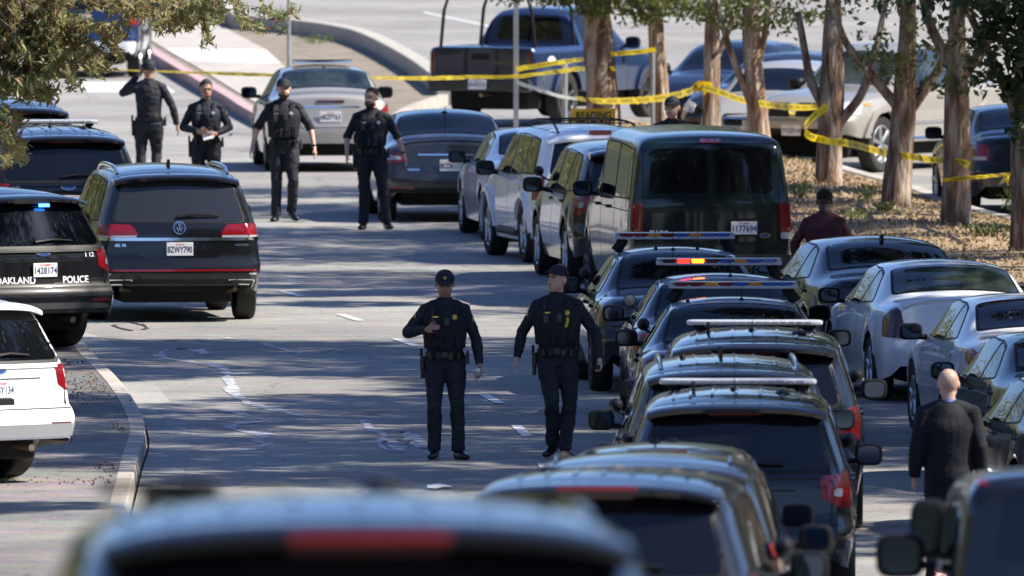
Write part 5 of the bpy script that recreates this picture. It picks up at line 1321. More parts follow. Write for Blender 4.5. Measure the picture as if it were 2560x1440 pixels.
c.text('E150', .62, .86, .105, SILV, bold=.004, sx=1.1); c.plate('1177694', .93, -.38); c.oval(-.63, .84, .065, .028); c.over('plate_recess', [(-.60, .83), (-.17, .83), (-.17, 1.04), (-.60, 1.04)], 'B', RUB, .002, r=.02)
c.over('door_handle', [(-.10, 1.02), (-.04, 1.02), (-.04, 1.10), (-.10, 1.10)], 'B', RUB, .015, r=.01); c.over('rear_bumper', [(-.90, .44), (.90, .44), (.93, .62), (-.93, .62)], 'B', DALLOY, .05, r=.03, thick=.06)
MB().box((.05, -.62, .53), (.10, .16, .08)).build('bumper_step', PLAST, c.root, bevel=.01)
for s_ in (1, -1): c.over('body_crease', [(.3, 1.115), (4.4, 1.105), (4.4, 1.117), (.3, 1.127)], 'L' if s_ > 0 else 'R', RUB, .003, r=0)
# --- black and white police SUV between the van and the white SUV
c = Car('suv', 1628, 241.5, 7, BLACK, 'black and white police SUV squeezed between the white SUV and the green van', 'police SUV', 'police_suv', ARMR, sc=(.96, .95, .97)); explorer_rear(c)
c.over('white_door_panel', [(1.4, .42), (2.3, .42), (2.3, 1.06), (1.4, 1.06)], 'L', WHITEP, .002, r=.03); c.over('white_door_panel', [(2.34, .42), (3.36, .42), (3.36, 1.04), (2.34, 1.04)], 'L', WHITEP, .002, r=.03); c.spotlight(1)
# --- white SUV with roof rack
c = Car('suv', 1515, 248.6, 9.5, WHITEP, 'white SUV with black roof rack tubes and chunky tyres', 'SUV', 'parked_suv', sc=(.94, .90, .965), wheels=ALLOY)
c.two_lights('tail_light', [(.12, .78, .80), (.12, .78, 1.08), (.30, .97, 1.08), (.30, .99, .80)], RED); c.over('window_trim', [(-.62, 1.08), (.62, 1.08), (.56, 1.56), (-.56, 1.56)], 'B', RUB, .004, r=.08)
c.brake(1.63, .14, RED, x=.42, h=.06); c.plate('6LTR418', .78, 0, top='California'); c.wiper(.1, -.35, 1.12); c.spoiler(x1=.3, z=1.67); c.over('lower_bumper', [(-.80, .36), (.80, .36), (.84, .58), (-.84, .58)], 'B', PLAST, .03, r=.05)
for s_ in (1, -1):
    f = 'L' if s_ > 0 else 'R'
    for ax in (1.08 * .94, 3.94 * .94):
        pts = [(ax + .50 * math.cos(a * math.pi / 12), .39 + .50 * math.sin(a * math.pi / 12)) for a in range(13)]; inn = [(ax + .43 * math.cos(a * math.pi / 12), .39 + .43 * math.sin(a * math.pi / 12)) for a in range(13)][::-1]
        c.over('fender_flare', pts + inn, f, WHITEP, .035, r=0, thick=.05, res=.06)
    mb = MB()
    pts = []
    for i in range(9):
        x = .6 + 2.2 * i / 8; p, n_ = c.ray('T', x, s_ * .5); pts.append((x, s_ * .5, p.z + (.01 if i in (0, 8) else .075)))
    mb.tube(pts, .015, seg=8)
    mb.build('roof_rail', RUB, c.root); MB().tube([(1.5, s_ * .86, .36), (2.9, s_ * .86, .36)], [(.05, .05)] * 2, seg=10).build('side_step', PLAST, c.root)
for x in (.9, 1.35, 1.8, 2.3): p, n_ = c.ray('T', x, 0); MB().tube([(x, -.5, p.z + .05), (x, 0, p.z + .055), (x, .5, p.z + .05)], .009, seg=6).build('rack_bar', RUB, c.root)
# --- white saloon, graphite saloon, silver saloon at the far left of the row
def lights_sedan(c, poly, m=RED, inner=None):
    L = c.two_lights('tail_light', poly, m)
    if inner: c.two_lights('reverse_lens', inner, WLENS, .011, parent=L)
c = Car('sedan', 1392, 256.8, 5.5, WHITEP, 'white saloon in front of the white SUV with the roof rack', 'car', 'parked_sedan', sc=(1, .97, .985))
lights_sedan(c, [(.10, .60, .80), (.10, .62, .90), (.2, .90, .97), (.34, .93, .93), (.26, .92, .80)], RED, [(.12, .70, .82), (.12, .70, .85), (.22, .86, .87), (.2, .86, .83)]); c.plate('7GRT205', .70, top='California')
c = Car('sedan', 1128, 264.5, 3.5, GREYP, 'graphite saloon with slim red and white tail lamps and a roof aerial', 'car', 'parked_sedan', sc=(1, 1, 1.0))
lights_sedan(c, [(.09, .52, .83), (.10, .60, .90), (.2, .84, .935), (.34, .93, .90), (.26, .92, .80), (.12, .76, .77)], RED, [(.1, .62, .835), (.1, .64, .875), (.22, .82, .90), (.22, .84, .82)])
c.antenna(1.55, 0, .0, .045); p, n_ = c.ray('T', 1.55, 0); MB().tube([p + Vector((0, 0, .02)), p + Vector((-.28, 0, .10))], .005, seg=6).build('antenna', RUB, c.root)
c.over('trunk_lip', [(.10, -.62), (.10, .62), (.16, .66), (.16, -.66)], 'T', RUB, .012, r=.03); c.strip('chrome_bar', [(-.44, .90), (.44, .90)], 'B', .02, CHROME); c.over('plate_recess', [(-.34, .66), (.34, .66), (.42, .86), (-.42, .86)], 'B', GREYP, -.001 + .004, r=.05); c.plate('8CDK113', .76, top='California')
c.over('lower_bumper', [(-.80, .30), (.80, .30), (.84, .46), (-.84, .46)], 'B', RUB, .008, r=.06); c.text('FUSION', .50, .70, .045, CHROME)
for s_ in (1, -1): c.over('reflector', [(s_ * .5, .44), (s_ * .76, .46), (s_ * .76, .48), (s_ * .5, .46)], 'B', RED, .014, r=.005)
c = Car('sedan', 826, 286.5, 4.0, PEWT, 'silver saloon with open sunroof and clear rear glass behind two officers', 'car', 'parked_sedan', sc=(.99, .975, 1.03), rw_glass=CLEAR)
lights_sedan(c, [(.12, .66, .74), (.12, .70, .90), (.2, .88, .98), (.36, .93, .93), (.3, .93, .80), (.16, .80, .74)], RED, [(.12, .72, .79), (.12, .72, .84), (.2, .84, .86), (.2, .84, .80)])
c.plate('6BZP763', .80, top='California', tcol=NAVYT); c.over('plate_recess', [(-.42, .62), (.42, .62), (.40, .92), (-.40, .92)], 'B', PEWT, .004, r=.06); c.strip('chrome_bar', [(-.42, .935), (.42, .935)], 'B', .022, CHROME); c.over('brake_light', [(-.2, 1.00), (.2, 1.00), (.2, 1.03), (-.2, 1.03)], 'B', DRED, .012, r=.01)
c.strip('bumper_seam', [(-.82, .64), (.82, .64)], 'B', .014, RUB); c.over('lower_bumper', [(-.6, .26), (.6, .26), (.66, .36), (-.66, .36)], 'B', RUB, .008, r=.04)
p, n_ = c.ray('T', 2.3, 0); MB().box((2.1, 0, p.z + .045), (.55, .86, .012), rot(y=6)).build('sunroof_panel', GLASS, c.root, bevel=.004); c.antenna(1.6, 0, 0, .02)
# --- pickups
c = Car('pickup', 1203, 309, -24, NAVYP, 'dark blue pickup with tall tyres and a pipe rack, seen from behind its tailgate', 'pickup', 'pickup_truck', sc=(1, .98, 1.0), wheels=DALLOY, z=.06)
c.body.data.materials.clear(); c.body.data.materials.append(BLUEP)
c.over('rear_window', [(-.56, 1.27), (.56, 1.27), (.48, 1.62), (-.48, 1.62)], 'B', GLASS, .006, r=.06); c.over('tailgate', [(-.72, .74), (.72, .74), (.72, 1.17), (-.72, 1.17)], 'B', NAVYP, .012, r=.03)
for s_ in (1, -1): c.over('tail_light', [(s_ * .76, .78), (s_ * .86, .78), (s_ * .86, 1.12), (s_ * .76, 1.12)], 'B', DRED, .014, r=.02)
MB().box((-.04, 0, .60), (.16, 1.72, .19)).build('rear_bumper', CHARP, c.root, bevel=.03); c.plate('8V43533', .62, 0, top='California', depth=.12); c.over('tailgate_handle', [(-.16, 1.00), (.16, 1.00), (.14, 1.09), (-.14, 1.09)], 'B', RUB, .02, r=.03)
c.text('TRD OFF ROAD', .50, .83, .05, GOLD, sx=.9); c.text('TACOMA', -1.0 + .52, .86, .045, CHROME)
rk = MB()
for x in (.25, 1.75):
    for s_ in (1, -1): rk.tube([(x, s_ * .80, 1.15), (x, s_ * .74, 1.75), (x, s_ * .66, 1.98), (x, 0, 2.02)], .028, seg=8)
for s_ in (1, -1): rk.tube([(.2, s_ * .7, 1.95), (1.9, s_ * .7, 1.95)], .022, seg=8)
rk.build('pipe_rack', RUB, c.root)
MB().tube([(.4, -.5, .42), (1.0, -.5, .44)], .07, seg=12).tube([(-.02, 0, .45), (.4, 0, .45)], .03, seg=8).tube([(1.25, -.7, .42), (1.25, .7, .42)], .06, seg=10).build('exhaust', EXH, c.root)
for s_ in ('L', 'R'):
    for ax in (1.25, 4.45):
        pts = [(ax + .56 * math.cos(a * math.pi / 12), .42 + .56 * math.sin(a * math.pi / 12)) for a in range(13)]; inn = [(ax + .45 * math.cos(a * math.pi / 12), .42 + .45 * math.sin(a * math.pi / 12)) for a in range(13)][::-1]
        c.over('fender_flare', pts + inn, s_, BLUEP, .04, r=0, thick=.05, res=.06)
q = [(.62 + .14 * math.cos(t * .5) * (1 + .12 * math.sin(t * 2.5)), .98 + .07 * math.sin(t * .5)) for t in range(12)]; c.over('window_sticker', q, 'R', mat('sticker_white', (.6, .62, .66), .5, var=.2), .004, r=0)
fx, fd = at(1990, 286), 286; a = R(29)
c = Car('pickup', CX + (fx + .485 * 5.6) / (fd + .875 * 5.6) * FPX, fd + .875 * 5.6, 151, CREAMP, 'pale silver pickup facing the camera behind the forked trees', 'pickup', 'pickup_truck', sc=(1.05, .98, 1.02), spokes=6, glass=CLEAR)
f0 = c.L
c.over('grille_surround', [(-.46, .78), (.46, .78), (.42, 1.02), (-.42, 1.02)], 'F', CREAMP, .02, r=.04); c.over('grille', [(-.40, .81), (-.05, .81), (-.05, .99), (-.38, .99)], 'F', RUB, .024, r=.02); c.over('grille', [(.40, .81), (.05, .81), (.05, .99), (.38, .99)], 'F', RUB, .024, r=.02); c.over('badge', [(-.06, .84), (.06, .84), (.06, .96), (-.06, .96)], 'F', CHROME, .03, r=.05)
L = c.two_lights('headlight', [(f0 - .06, .50, .82), (f0 - .06, .48, .99), (f0 - .2, .80, 1.02), (f0 - .35, .88, 1.0), (f0 - .3, .88, .84)], mat('headlight_lens', (.5, .52, .54), .08, coat=1), .012, True)
c.over('front_bumper', [(-.86, .52), (.86, .52), (.88, .74), (-.88, .74)], 'F', CREAMP, .05, r=.05, thick=.07); c.over('bumper_intake', [(-.5, .54), (.5, .54), (.46, .66), (-.46, .66)], 'F', RUB, .06, r=.03, thick=.03); c.plate('7V20914', .62, 0, 'F', top='California', depth=.06)
for s_ in ('L', 'R'):
    c.over('indicator', [(f0 - .62, .96), (f0 - .46, .96), (f0 - .46, 1.0), (f0 - .62, 1.0)], s_, AMB, .01, r=.01)
    c.strip('side_trim', [(.3, .70), (4.3, .70)], s_, .05, CHROME, .01)
    for ax in (1.25 * 1.05, 4.45 * 1.05):
        pts = [(ax + .57 * math.cos(t * math.pi / 12), .42 + .57 * math.sin(t * math.pi / 12)) for t in range(13)]; inn = [(ax + .46 * math.cos(t * math.pi / 12), .42 + .46 * math.sin(t * math.pi / 12)) for t in range(13)][::-1]
        c.over('fender_flare', pts + inn, s_, CREAMP, .04, r=0, thick=.05, res=.06)
    MB().tube([(2.0, (.9 if s_ == 'L' else -.9), .46), (3.9, (.9 if s_ == 'L' else -.9), .46)], .045, seg=10).build('side_step', CHROME, c.root)
# --- cars facing the camera on the parking lot
def front_car(px, d, h, col, label, plate, sc=(1, 1, 1)):
    a = R(h); L_ = 4.85 * sc[0]; x = at(px, d) + math.sin(a) * L_; dd = d - math.cos(a) * L_
    c = Car('sedan', CX + x / dd * FPX, dd, h, col, label, 'car', 'parked_sedan', sc=sc)
    c.over('grille', [(-.42, .56), (.42, .56), (.46, .72), (-.46, .72)], 'F', RUB, .012, r=.04); c.strip('chrome_bar', [(-.44, .66), (.44, .66)], 'F', .03, CHROME, .018); c.over('badge', [(-.06, .62), (.06, .62), (.06, .72), (-.06, .72)], 'F', CHROME, .026, r=.03)
    c.over('lower_grille', [(-.5, .28), (.5, .28), (.55, .40), (-.55, .40)], 'F', RUB, .012, r=.04); c.plate(plate, .47, 0, 'F', top='California', depth=.03)
    c.two_lights('headlight', [(c.L - .05, .50, .58), (c.L - .08, .52, .70), (c.L - .3, .80, .78), (c.L - .5, .86, .78), (c.L - .35, .84, .64)], mat('headlight_lens', (.5, .52, .54), .08), .012, True); return c
front_car(1742, 303, 163, NAVYP, 'dark blue saloon facing the camera behind the knotted tree', '6WEL131'); front_car(1812, 296, 152, CHARP, 'charcoal saloon with chrome grille bar, front towards the camera', '7HVC902'); front_car(1882, 290.5, 166, SILVP, 'silver car nose between the leaning forked tree and the silver pickup', '5TRE617')
# --- blue SUV behind the branches, navy saloon at the right edge
c = Car('suv', 205, 339, -2, BLUEP, 'blue SUV seen through the branches in the top left corner', 'SUV', 'parked_suv', sc=(1, .97, 1.02)); c.two_lights('tail_light', [(.12, .74, .9), (.12, .74, 1.2), (.3, .97, 1.2), (.3, .99, .9)], RED); c.plate('8VMG620', 1.0, top='California'); c.spoiler(); c.wiper()
c.over('rear_bumper', [(-.86, .42), (.86, .42), (.9, .62), (-.9, .62)], 'B', WHITEP, .02, r=.04)
c = Car('sedan', 2598, 267, 6, NAVYP, 'navy saloon on the parking lot at the right edge under the tape', 'car', 'parked_sedan', sc=(1, 1, 1))
lights_sedan(c, [(.10, .62, .74), (.10, .64, .95), (.2, .88, .98), (.34, .93, .95), (.26, .92, .76)], RED, [(.1, .66, .75), (.1, .66, .80), (.2, .86, .80), (.2, .86, .75)]); c.plate('5RKD384', .82, top='California'); c.strip('bumper_seam', [(-.84, .62), (.84, .62)], 'B', .014, RUB)
# --- left side
c = Car('suv', 8, 186, 40, WHITEP, 'white SUV parked askew on the left shoulder, nearest on that side', 'SUV', 'parked_suv', z=.137); explorer_rear(c, '7ABY134', True)
c.over('tailgate_handle_recess', [(-.16, .74), (.12, .74), (.12, .80), (-.16, .80)], 'B', RUB, .006, r=.01); c.over('bumper_trim', [(-.9, .44), (.9, .44), (.92, .56), (-.92, .56)], 'B', mat('silver_bumper', (.32, .33, .35), .4, .3), .012, r=.03)
c = Car('suv', 116, 217.6, 33, BLACK, 'black police SUV lettered OAKLAND POLICE with a small blue light lit', 'police SUV', 'police_suv', z=.137); explorer_rear(c, '1428174')
c.text('OAKLAND', .37, .775, .105, WHT, bold=.003); c.text('POLICE', -.40, .775, .105, WHT, bold=.003); c.text('1 12', -.60, 1.045, .07, WHT); c.text('1442', .62, 1.035, .06, WHT)
MB().box((.28, -.14, 1.585), (.02, .13, .03)).build('strobe_light', mat('lit_blue_led', (.02, .1, .8), .2, emit=(.03, .25, 1), es=9), c.root, bevel=.004); c.antenna(1.2, .25, 0, .05); c.over('tailgate_handle_recess', [(-.12, .74), (.12, .74), (.12, .79), (-.12, .79)], 'B', RUB, .006, r=.01)
c = Car('suv', 172, 245.3, 8, BLACK, 'black police SUV numbered 1545 with a light bar, left of the tan-lit SUV roof', 'police SUV', 'police_suv'); explorer_rear(c, '1487231')
c.root['label'] = 'black police SUV numbered 1545 with grey light bar, half under the branches'
c.modern_bar(2.3, .64); c.text('1545', .66, 1.045, .065, WHT); c.antenna(1.45, .06, .42, .03); c.antenna(1.4, -.34, .1, .06); c.roof_ribs(.85, 3.0, (-.52, -.36, -.18, 0, .18, .36, .52))
c = Car('suv', 45, 258, 8, BLACK, 'dark SUV roof behind the police SUV numbered 1545', 'SUV', 'parked_suv', sc=(1, .95, 1)); explorer_rear(c); c.rails(.8, 3.0, .6, CHROME, .04); c.antenna(1.6, 0, 0, .05)
# --- dark SUV driving away in the middle left
c = Car('suv', 450, 229.6, 7, BLACK, 'glossy black SUV with red bumper strip and plate 8ZWY790 driving up the road', 'SUV', 'driving_suv', sc=(1.01, .985, 1.0), rw_glass=SMOKE)
c.spoiler(x1=.28); c.rails(.85, 2.95, .645, CHROME, .06, .022); c.antenna(1.35, 0, 0, fin=True)
L = c.two_lights('tail_light', [(.12, .46, 1.00), (.12, .46, 1.03), (.12, .56, 1.12), (.2, .88, 1.13), (.5, 1.0, 1.12), (.46, 1.0, .985), (.3, .95, .985)], RED); c.two_lights('reverse_lens', [(.12, .47, .975), (.12, .47, .998), (.4, .97, .998), (.4, .97, .975)], WLENS, .010, parent=L)
c.over('window_trim', c.grow([(-.60, 1.60), (.60, 1.60), (.74, 1.17), (-.74, 1.17)], .035), 'B', RUB, .003, r=.08); c.strip('chrome_bar', [(-.93, .955), (.93, .955)], 'B', .035, CHROME, .012)
c.oval(0, 1.085, .072, .075, m=RUB)
for tx, z, sz in (('V', 1.108, .062), ('W', 1.062, .062)): c.text(tx, 0, z, sz, CHROME, bold=.002, eps=.02)
c.plate('8ZWY790', .845, top='California', depth=.006); c.over('plate_recess', [(-.44, .74), (.44, .74), (.56, .92), (-.56, .92)], 'B', BLACK, .003, r=.04); c.text('SEL V6', .68, .885, .045, CHROME); c.text('4MOTION', -.72, .885, .035, CHROME)
c.strip('red_reflector_strip', [(-.88, .60), (.88, .60)], 'B', .022, RED, .012); c.wiper(.02, -.46, 1.21); c.over('lower_bumper', [(-.84, .34), (.84, .34), (.90, .50), (-.90, .50)], 'B', RUB, .006, r=.05)
for s_ in (1, -1):
    q = [(s_ * .54, .50), (s_ * .86, .50), (s_ * .82, .40), (s_ * .66, .40)]; c.over('exhaust_trim', q, 'B', CHROME, .022, r=.03); c.over('exhaust_outlet', c.grow(q, -.014), 'B', UNDER, .027, r=.025)
    c.over('reflector', [(s_ * .80, .55), (s_ * .88, .55), (s_ * .88, .57), (s_ * .80, .57)], 'B', WLENS, .012, r=.005)
MB().tube([(.45, -.6, .33), (.45, .5, .33)], [(.10, .07), (.10, .07)], seg=12).tube([(.45, .5, .34), (.2, .66, .38)], .03, seg=8).tube([(.45, -.55, .34), (.2, -.66, .38)], .03, seg=8).build('exhaust', EXH, c.root)
MB().box((.10, 0, .42), (.12, .44, .12)).build('tow_hitch', UNDER, c.root, bevel=.01)
# --- kerbside row on the right
def lab(c, **k): return c
c = Car('sedan', 2268, 214, 9, BLACK, 'black saloon just in front of the man in the dark red shirt', 'car', 'parked_sedan', sc=(1.0, 1.02, 1.0)); lights_sedan(c, [(.10, .62, .72), (.10, .62, .84), (.2, .88, .96), (.5, .96, 1.0), (.34, .94, .80)], DRED, [(.12, .70, .70), (.12, .70, .75), (.34, .93, .80), (.3, .93, .75)]); c.antenna(1.6, 0, 0, fin=True); c.plate('8FJH221', .78, top='California')
c = Car('sedan', 2425, 207.3, 7, WHITEP, 'white coupe-like saloon with big dark triangular tail lamps', 'car', 'parked_sedan', sc=(1.03, 1.0, .985), rw_glass=CLEAR)
lights_sedan(c, [(.09, .60, .68), (.10, .70, .96), (.16, .78, 1.0), (.28, .92, .88), (.22, .90, .70)], DRED); c.over('trunk_spoiler', [(.10, -.66), (.10, .66), (.2, .70), (.2, -.70)], 'T', WHITEP, .035, r=.04, thick=.04); c.brake(1.0, .16, DRED); c.over('handle_recess', [(-.15, .86), (.15, .86), (.15, .92), (-.15, .92)], 'B', RUB, .01, r=.02)
c.plate('', .76, top=''); c.over('lower_bumper', [(-.58, .24), (.58, .24), (.62, .36), (-.62, .36)], 'B', RUB, .008, r=.06)
c = Car('sedan', 2648, 197, 7, WHITEP, 'white saloon with blank dark rear glass, behind the bald man in the suit', 'car', 'parked_sedan', sc=(1, 1, 1)); lights_sedan(c, [(.10, .58, .80), (.10, .60, .88), (.2, .86, .97), (.4, .94, .97), (.3, .93, .82)], RED); c.plate('7KLD552', .70, top='California')
c = Car('sedan', 2762, 187.3, 8, CHARP, 'dark saloon with round red tail lamp at the right edge beside the bald man', 'car', 'parked_sedan', sc=(1, 1, 1.0)); lights_sedan(c, [(.10, .60, .72), (.10, .62, .86), (.2, .84, .93), (.34, .92, .90), (.28, .92, .76), (.16, .80, .70)], RED, [(.12, .66, .74), (.12, .66, .80), (.2, .80, .80), (.2, .8, .74)])
c = Car('sedan', 2840, 177.5, 8, GREYP, 'grey saloon mostly beyond the right edge, nearer than the dark saloon', 'car', 'parked_sedan', sc=(1, 1, 1.0)); lights_sedan(c, [(.10, .60, .72), (.10, .62, .86), (.2, .84, .93), (.34, .92, .90), (.28, .92, .76), (.16, .80, .70)], RED)
c = Car('van', 2800, 111, .5, BLACK, 'dark blurred vehicle with doubled wing mirrors in the bottom right corner', 'van', 'parked_van', sc=(1, .95, .87), mirrors=False)
c.over('rear_window', [(-.68, 1.3), (.68, 1.3), (.60, 1.68), (-.60, 1.68)], 'B', GLASS, .006, r=.06); c.mirror(x=3.9, z=1.66, y=.86, size=(.09, .11, .17)); c.mirror(x=3.0, z=1.49, y=1.03, size=(.09, .14, .13)); c.antenna(.6, .4, 0, .06); c.over('marker_light', [(.72, 1.70), (.78, 1.70), (.78, 1.73), (.72, 1.73)], 'B', RED, .012, r=.01)
for t_ in c.root.children:
    if t_.name.startswith('side_window'): pass

# ---------------------------------------------------------------- people
OFF = 'uniformed police officers'
def attach(o, label, cat, name=None): tag(o, label, cat); return o
def wpt(p, v): return p.root.matrix_basis @ Vector(v)
# 1 looking down at a phone, bottle in the other hand
a = Person(1112, 194.5, 'officer in navy cap looking down at a phone, water bottle in his other hand', 1.82, 0, dict(elL=(-.36, -.02, 1.22), wrL=(-.17, -.28, 1.26), handL='hold', bendL=(.3, -.2, .0), thumbL=(0, 0, 1), elR=(.30, .03, 1.16), wrR=(.335, -.10, .91), handR='hold', kneeL=(-.10, -.09, .52), ankL=(-.10, .0, .085), toeL=(-.13, -.21, .035), kneeR=(.12, -.05, .51), ankR=(.13, -.02, .08), toeR=(.20, -.22, .03)), 'tan', head_pitch=14, group=OFF, bulk=1.12, vox=.0075)
a.hair(); a.cap(emblem=GOLD); a.vest(.034, tagm=GOLD); a.belt(-1); a.patch('R'); a.patch('L')
def held(p, hand, build, name, label, cat, mats):
    r_ = empty(name, wpt(p, getattr(p, 'grip' + hand)), 0, label, cat); build(r_); return r_
bpy.context.view_layer.update()
def phone(r_):
    MB().box((0, 0, 0), (.075, .012, .15), rot(x=-65, z=10)).build('case', RUB, r_, bevel=.005); MB().box((0, .004, .008), (.066, .003, .135), rot(x=-65, z=10)).build('screen', GLASS, r_)
held(a, 'L', phone, 'phone', 'black phone held up by the officer looking down', 'phone', None)
BOT = mat('clear_plastic', (.62, .66, .70), .12, coat=1)
def bottle(r_):
    q = rot(x=70, y=12); ax = q @ Vector((0, 0, 1)); prof = [(.001, -.10), (.030, -.10), (.033, -.08), (.033, .03), (.030, .05), (.014, .085), (.013, .10)]
    mb = MB(); mb.lathe(prof, (0, 0, 0), 'z', 16); mb.v = [tuple(q @ Vector(v)) for v in mb.v]; o = mb.build('bottle_body', BOT, r_)
    mb = MB(); mb.lathe([(.016, .098), (.016, .118), (.001, .119)], (0, 0, 0), 'z', 14); mb.v = [tuple(q @ Vector(v)) for v in mb.v]; mb.build('bottle_cap', WHT, r_)
    mb = MB(); mb.lathe([(.0345, -.05), (.0345, .01)], (0, 0, 0), 'z', 16); mb.v = [tuple(q @ Vector(v)) for v in mb.v]; mb.build('bottle_label', mat('label_grey', (.35, .38, .42), .5), r_)
held(a, 'R', bottle, 'water_bottle', 'clear water bottle carried low by the officer looking down', 'bottle', None)
# 2 looking up to the left
b = Person(1393, 194.8, 'officer in navy cap looking up to the left, small torch in his hand, walking', 1.86, 0, dict(elL=(-.33, .03, 1.18), wrL=(-.38, -.04, .94), handL='relax', elR=(.36, .03, 1.18), wrR=(.40, -.10, .93), handR='fist', kneeL=(-.05, -.12, .53), ankL=(-.04, .06, .13), toeL=(-.10, -.13, .04), kneeR=(.12, -.05, .51), ankR=(.07, -.06, .08), toeR=(.12, -.26, .03)), 'light', head_yaw=-38, head_pitch=-10, group=OFF, bulk=1.15, vox=.0075)
b.hair(); b.cap(); b.vest(.036); b.belt(-1); b.patch('L'); b.watch('R')
MB().tube([b.front(.08, 1.24, .03), b.front(.10, 1.30, .04), b.front(.095, 1.33, .04)], [(.012, .006)] * 3, seg=6).build('yellow_strap', mat('yellow_plastic', (.7, .62, .03), .5), b.root)
def torch(r_):
    q = rot(x=80); mb = MB(); mb.lathe([(.001, -.06), (.015, -.06), (.015, .05), (.022, .065), (.022, .09), (.001, .09)], (0, 0, 0), 'z', 12); mb.v = [tuple(q @ Vector(v)) for v in mb.v]; mb.build('torch_body', RUB, r_)
held(b, 'R', torch, 'flashlight', 'small black torch in the hand of the officer looking up', 'torch', None)
# 3, 4 the pair farther up the road
c3 = Person(709, 265.0, 'bearded officer in cap and rolled sleeves walking before the silver saloon', 1.88, 0, dict(elL=(-.33, .04, 1.20), wrL=(-.40, -.03, .95), elR=(.34, .04, 1.19), wrR=(.39, -.06, .94), kneeL=(-.09, -.05, .51), ankL=(-.10, -.02, .08), toeL=(-.13, -.21, .03), kneeR=(.12, -.10, .53), ankR=(.10, .05, .12), toeR=(.16, -.14, .04)), 'light', sleeves='roll', group=OFF, bulk=1.08, head_yaw=6)
c3.hair(); c3.beard(); c3.cap(); c3.vest(.034, badge=SILV); c3.belt(-1); c3.watch('R')
d4 = Person(928, 261.8, 'bare-headed officer with red-brown beard and rolled sleeves smiling to the left', 1.84, 0, dict(elL=(-.31, .03, 1.19), wrL=(-.31, -.10, .95), handL='fist', elR=(.34, .05, 1.19), wrR=(.42, -.02, .96), kneeL=(-.09, -.04, .51), ankL=(-.10, -.02, .08), toeL=(-.13, -.21, .03), kneeR=(.15, -.10, .53), ankR=(.20, -.04, .09), toeR=(.25, -.22, .04)), 'light', sleeves='roll', group=OFF, bulk=1.1, head_yaw=-28)
d4.hair(HAIRR); d4.beard(BEARDR); d4.vest(.028, badge=SILV); d4.belt(-1); d4.watch('R')
# 5 with a notepad
e5 = Person(515, 267.5, 'short-haired officer writing on a notepad above the black SUV roof', 1.80, 0, dict(elL=(-.31, -.02, 1.18), wrL=(-.10, -.27, 1.13), bendL=(.5, -.2, .1), thumbL=(0, 0, 1), handL='hold', elR=(.31, -.02, 1.18), wrR=(.14, -.28, 1.10), bendR=(-.5, -.2, 0), thumbR=(0, 0, 1), handR='hold'), 'tan', group=OFF, bulk=1.06, head_pitch=8, head_yaw=10)
e5.hair(); e5.vest(.026, badge=SILV, m=NAVY); e5.belt(-1); e5.patch('R', GOLD)
def pad(r_):
    MB().box((0, 0, 0), (.15, .20, .008), rot(x=28, y=-14)).build('cover', mat('pad_cover', (.34, .26, .17), .7), r_, bevel=.002); MB().box((0, 0, .007), (.14, .19, .004), rot(x=28, y=-14)).build('page', WHT, r_)
r_ = empty('notepad', wpt(e5, (.03, -.33, 1.07)), 0, 'small notepad in the hands of the writing officer', 'notepad'); pad(r_)
MB().tube([wpt(e5, (-.03, -.34, 1.11)) , wpt(e5, (-.07, -.33, 1.20))], .006, seg=6)
# 6 from behind on the phone
f6 = Person(372, 277, 'officer seen from behind with a phone at his left ear, walking away', 1.83, 180, dict(elR=(.36, -.08, 1.36), wrR=(.15, -.08, 1.60), handR='hold', bendR=(-.4, .1, .7), thumbR=(0, 1, 0), elL=(-.32, .03, 1.18), wrL=(-.38, -.04, .93), kneeL=(-.10, -.10, .53), ankL=(-.09, .02, .1), toeL=(-.12, -.18, .03)), 'tan', group=OFF, bulk=1.06, sleeves='long', head_yaw=0)
f6.hair(); f6.cap(); f6.belt(1)
r_ = empty('phone', wpt(f6, (.10, -.06, 1.68)), 0, 'dark phone at the ear of the officer seen from behind', 'phone'); MB().box((0, 0, 0), (.012, .075, .15), rot(x=-20)).build('case', RUB, r_, bevel=.004); MB().box((-.007, 0, 0), (.003, .066, .135), rot(x=-20)).build('screen', GLASS, r_)
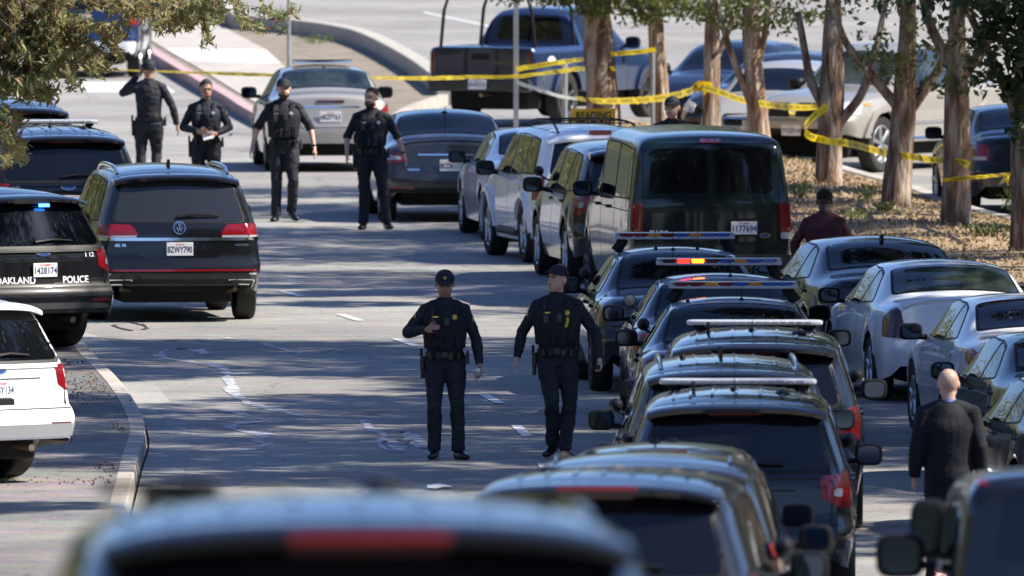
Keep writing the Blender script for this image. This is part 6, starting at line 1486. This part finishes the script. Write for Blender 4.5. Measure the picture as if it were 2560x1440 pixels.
# 7 far man in khaki, only his legs in view
KHAKI = mat('khaki_cloth', (.42, .33, .22), .85, var=.15, bump=.6, bscale=14)
Person(522, 372, 'person in khaki trousers and dark shoes striding on the far pavement', 1.78, -60, dict(kneeL=(-.10, -.22, .55), ankL=(-.10, -.30, .10), toeL=(-.11, -.52, .08), kneeR=(.10, .06, .50), ankR=(.10, .26, .14), toeR=(.11, .08, .03)), 'light', z=.168, torso='plain', sleeves='short', bottoms=KHAKI, top=mat('pale_shirt', (.5, .5, .48), .8), vox=.012).hair()
# 8 head beyond the van
g8 = Person(1680, 254, 'officer in a dark cap whose face shows above the green van roof', 1.93, 0, {}, 'light', group=OFF, vox=.01, head_yaw=-12, z=.0); g8.hair(); g8.cap(); g8.vest(.03)
# 9 man in dark red shirt from behind
h9 = Person(2058, 222, 'man in a dark red shirt and black knit cap seen from behind', 1.80, 176, dict(elL=(-.30, -.02, 1.18), elR=(.32, -.02, 1.18)), 'dark', torso='plain', lean=24, z=.0, top=mat('dark_red_shirt', (.075, .011, .016), .8, bump=.6, bscale=20, var=.15), bulk=1.22, sleeves='long', head_pitch=22); h9.cap(mat('black_knit', (.006, .006, .006), .9), brim=False); h9.hair(mat('black_hair', (.006, .005, .005), .8), drop=0)
# 10 bald man in a suit
SUIT = mat('navy_suit', (.004, .005, .009), .85, bump=.2, bscale=25, var=.2); SUITT = mat('suit_trousers', (.004, .005, .010), .8)
i10 = Person(2372, 170, 'bald man in a dark suit seen from behind, walking between the parked rows', 1.85, 180, dict(shL=(-.195, .01, 1.44), shR=(.195, .01, 1.44), elL=(-.262, .05, 1.17), wrL=(-.275, -.02, .92), elR=(.262, .05, 1.17), wrR=(.28, -.04, .92), kneeL=(-.09, -.08, .52), ankL=(-.08, .04, .10)), 'light', torso='suit', sleeves='suit', top=SUIT, bottoms=SUITT, bulk=1.16, vox=.008)
cl = MB(); cl.tube([i10.TL((0, .012, 1.525)), i10.TL((0, .010, 1.565))], [.070, .066], seg=18); cl.build('shirt_collar', mat('collar_blue', (.25, .27, .55), .6), i10.root)
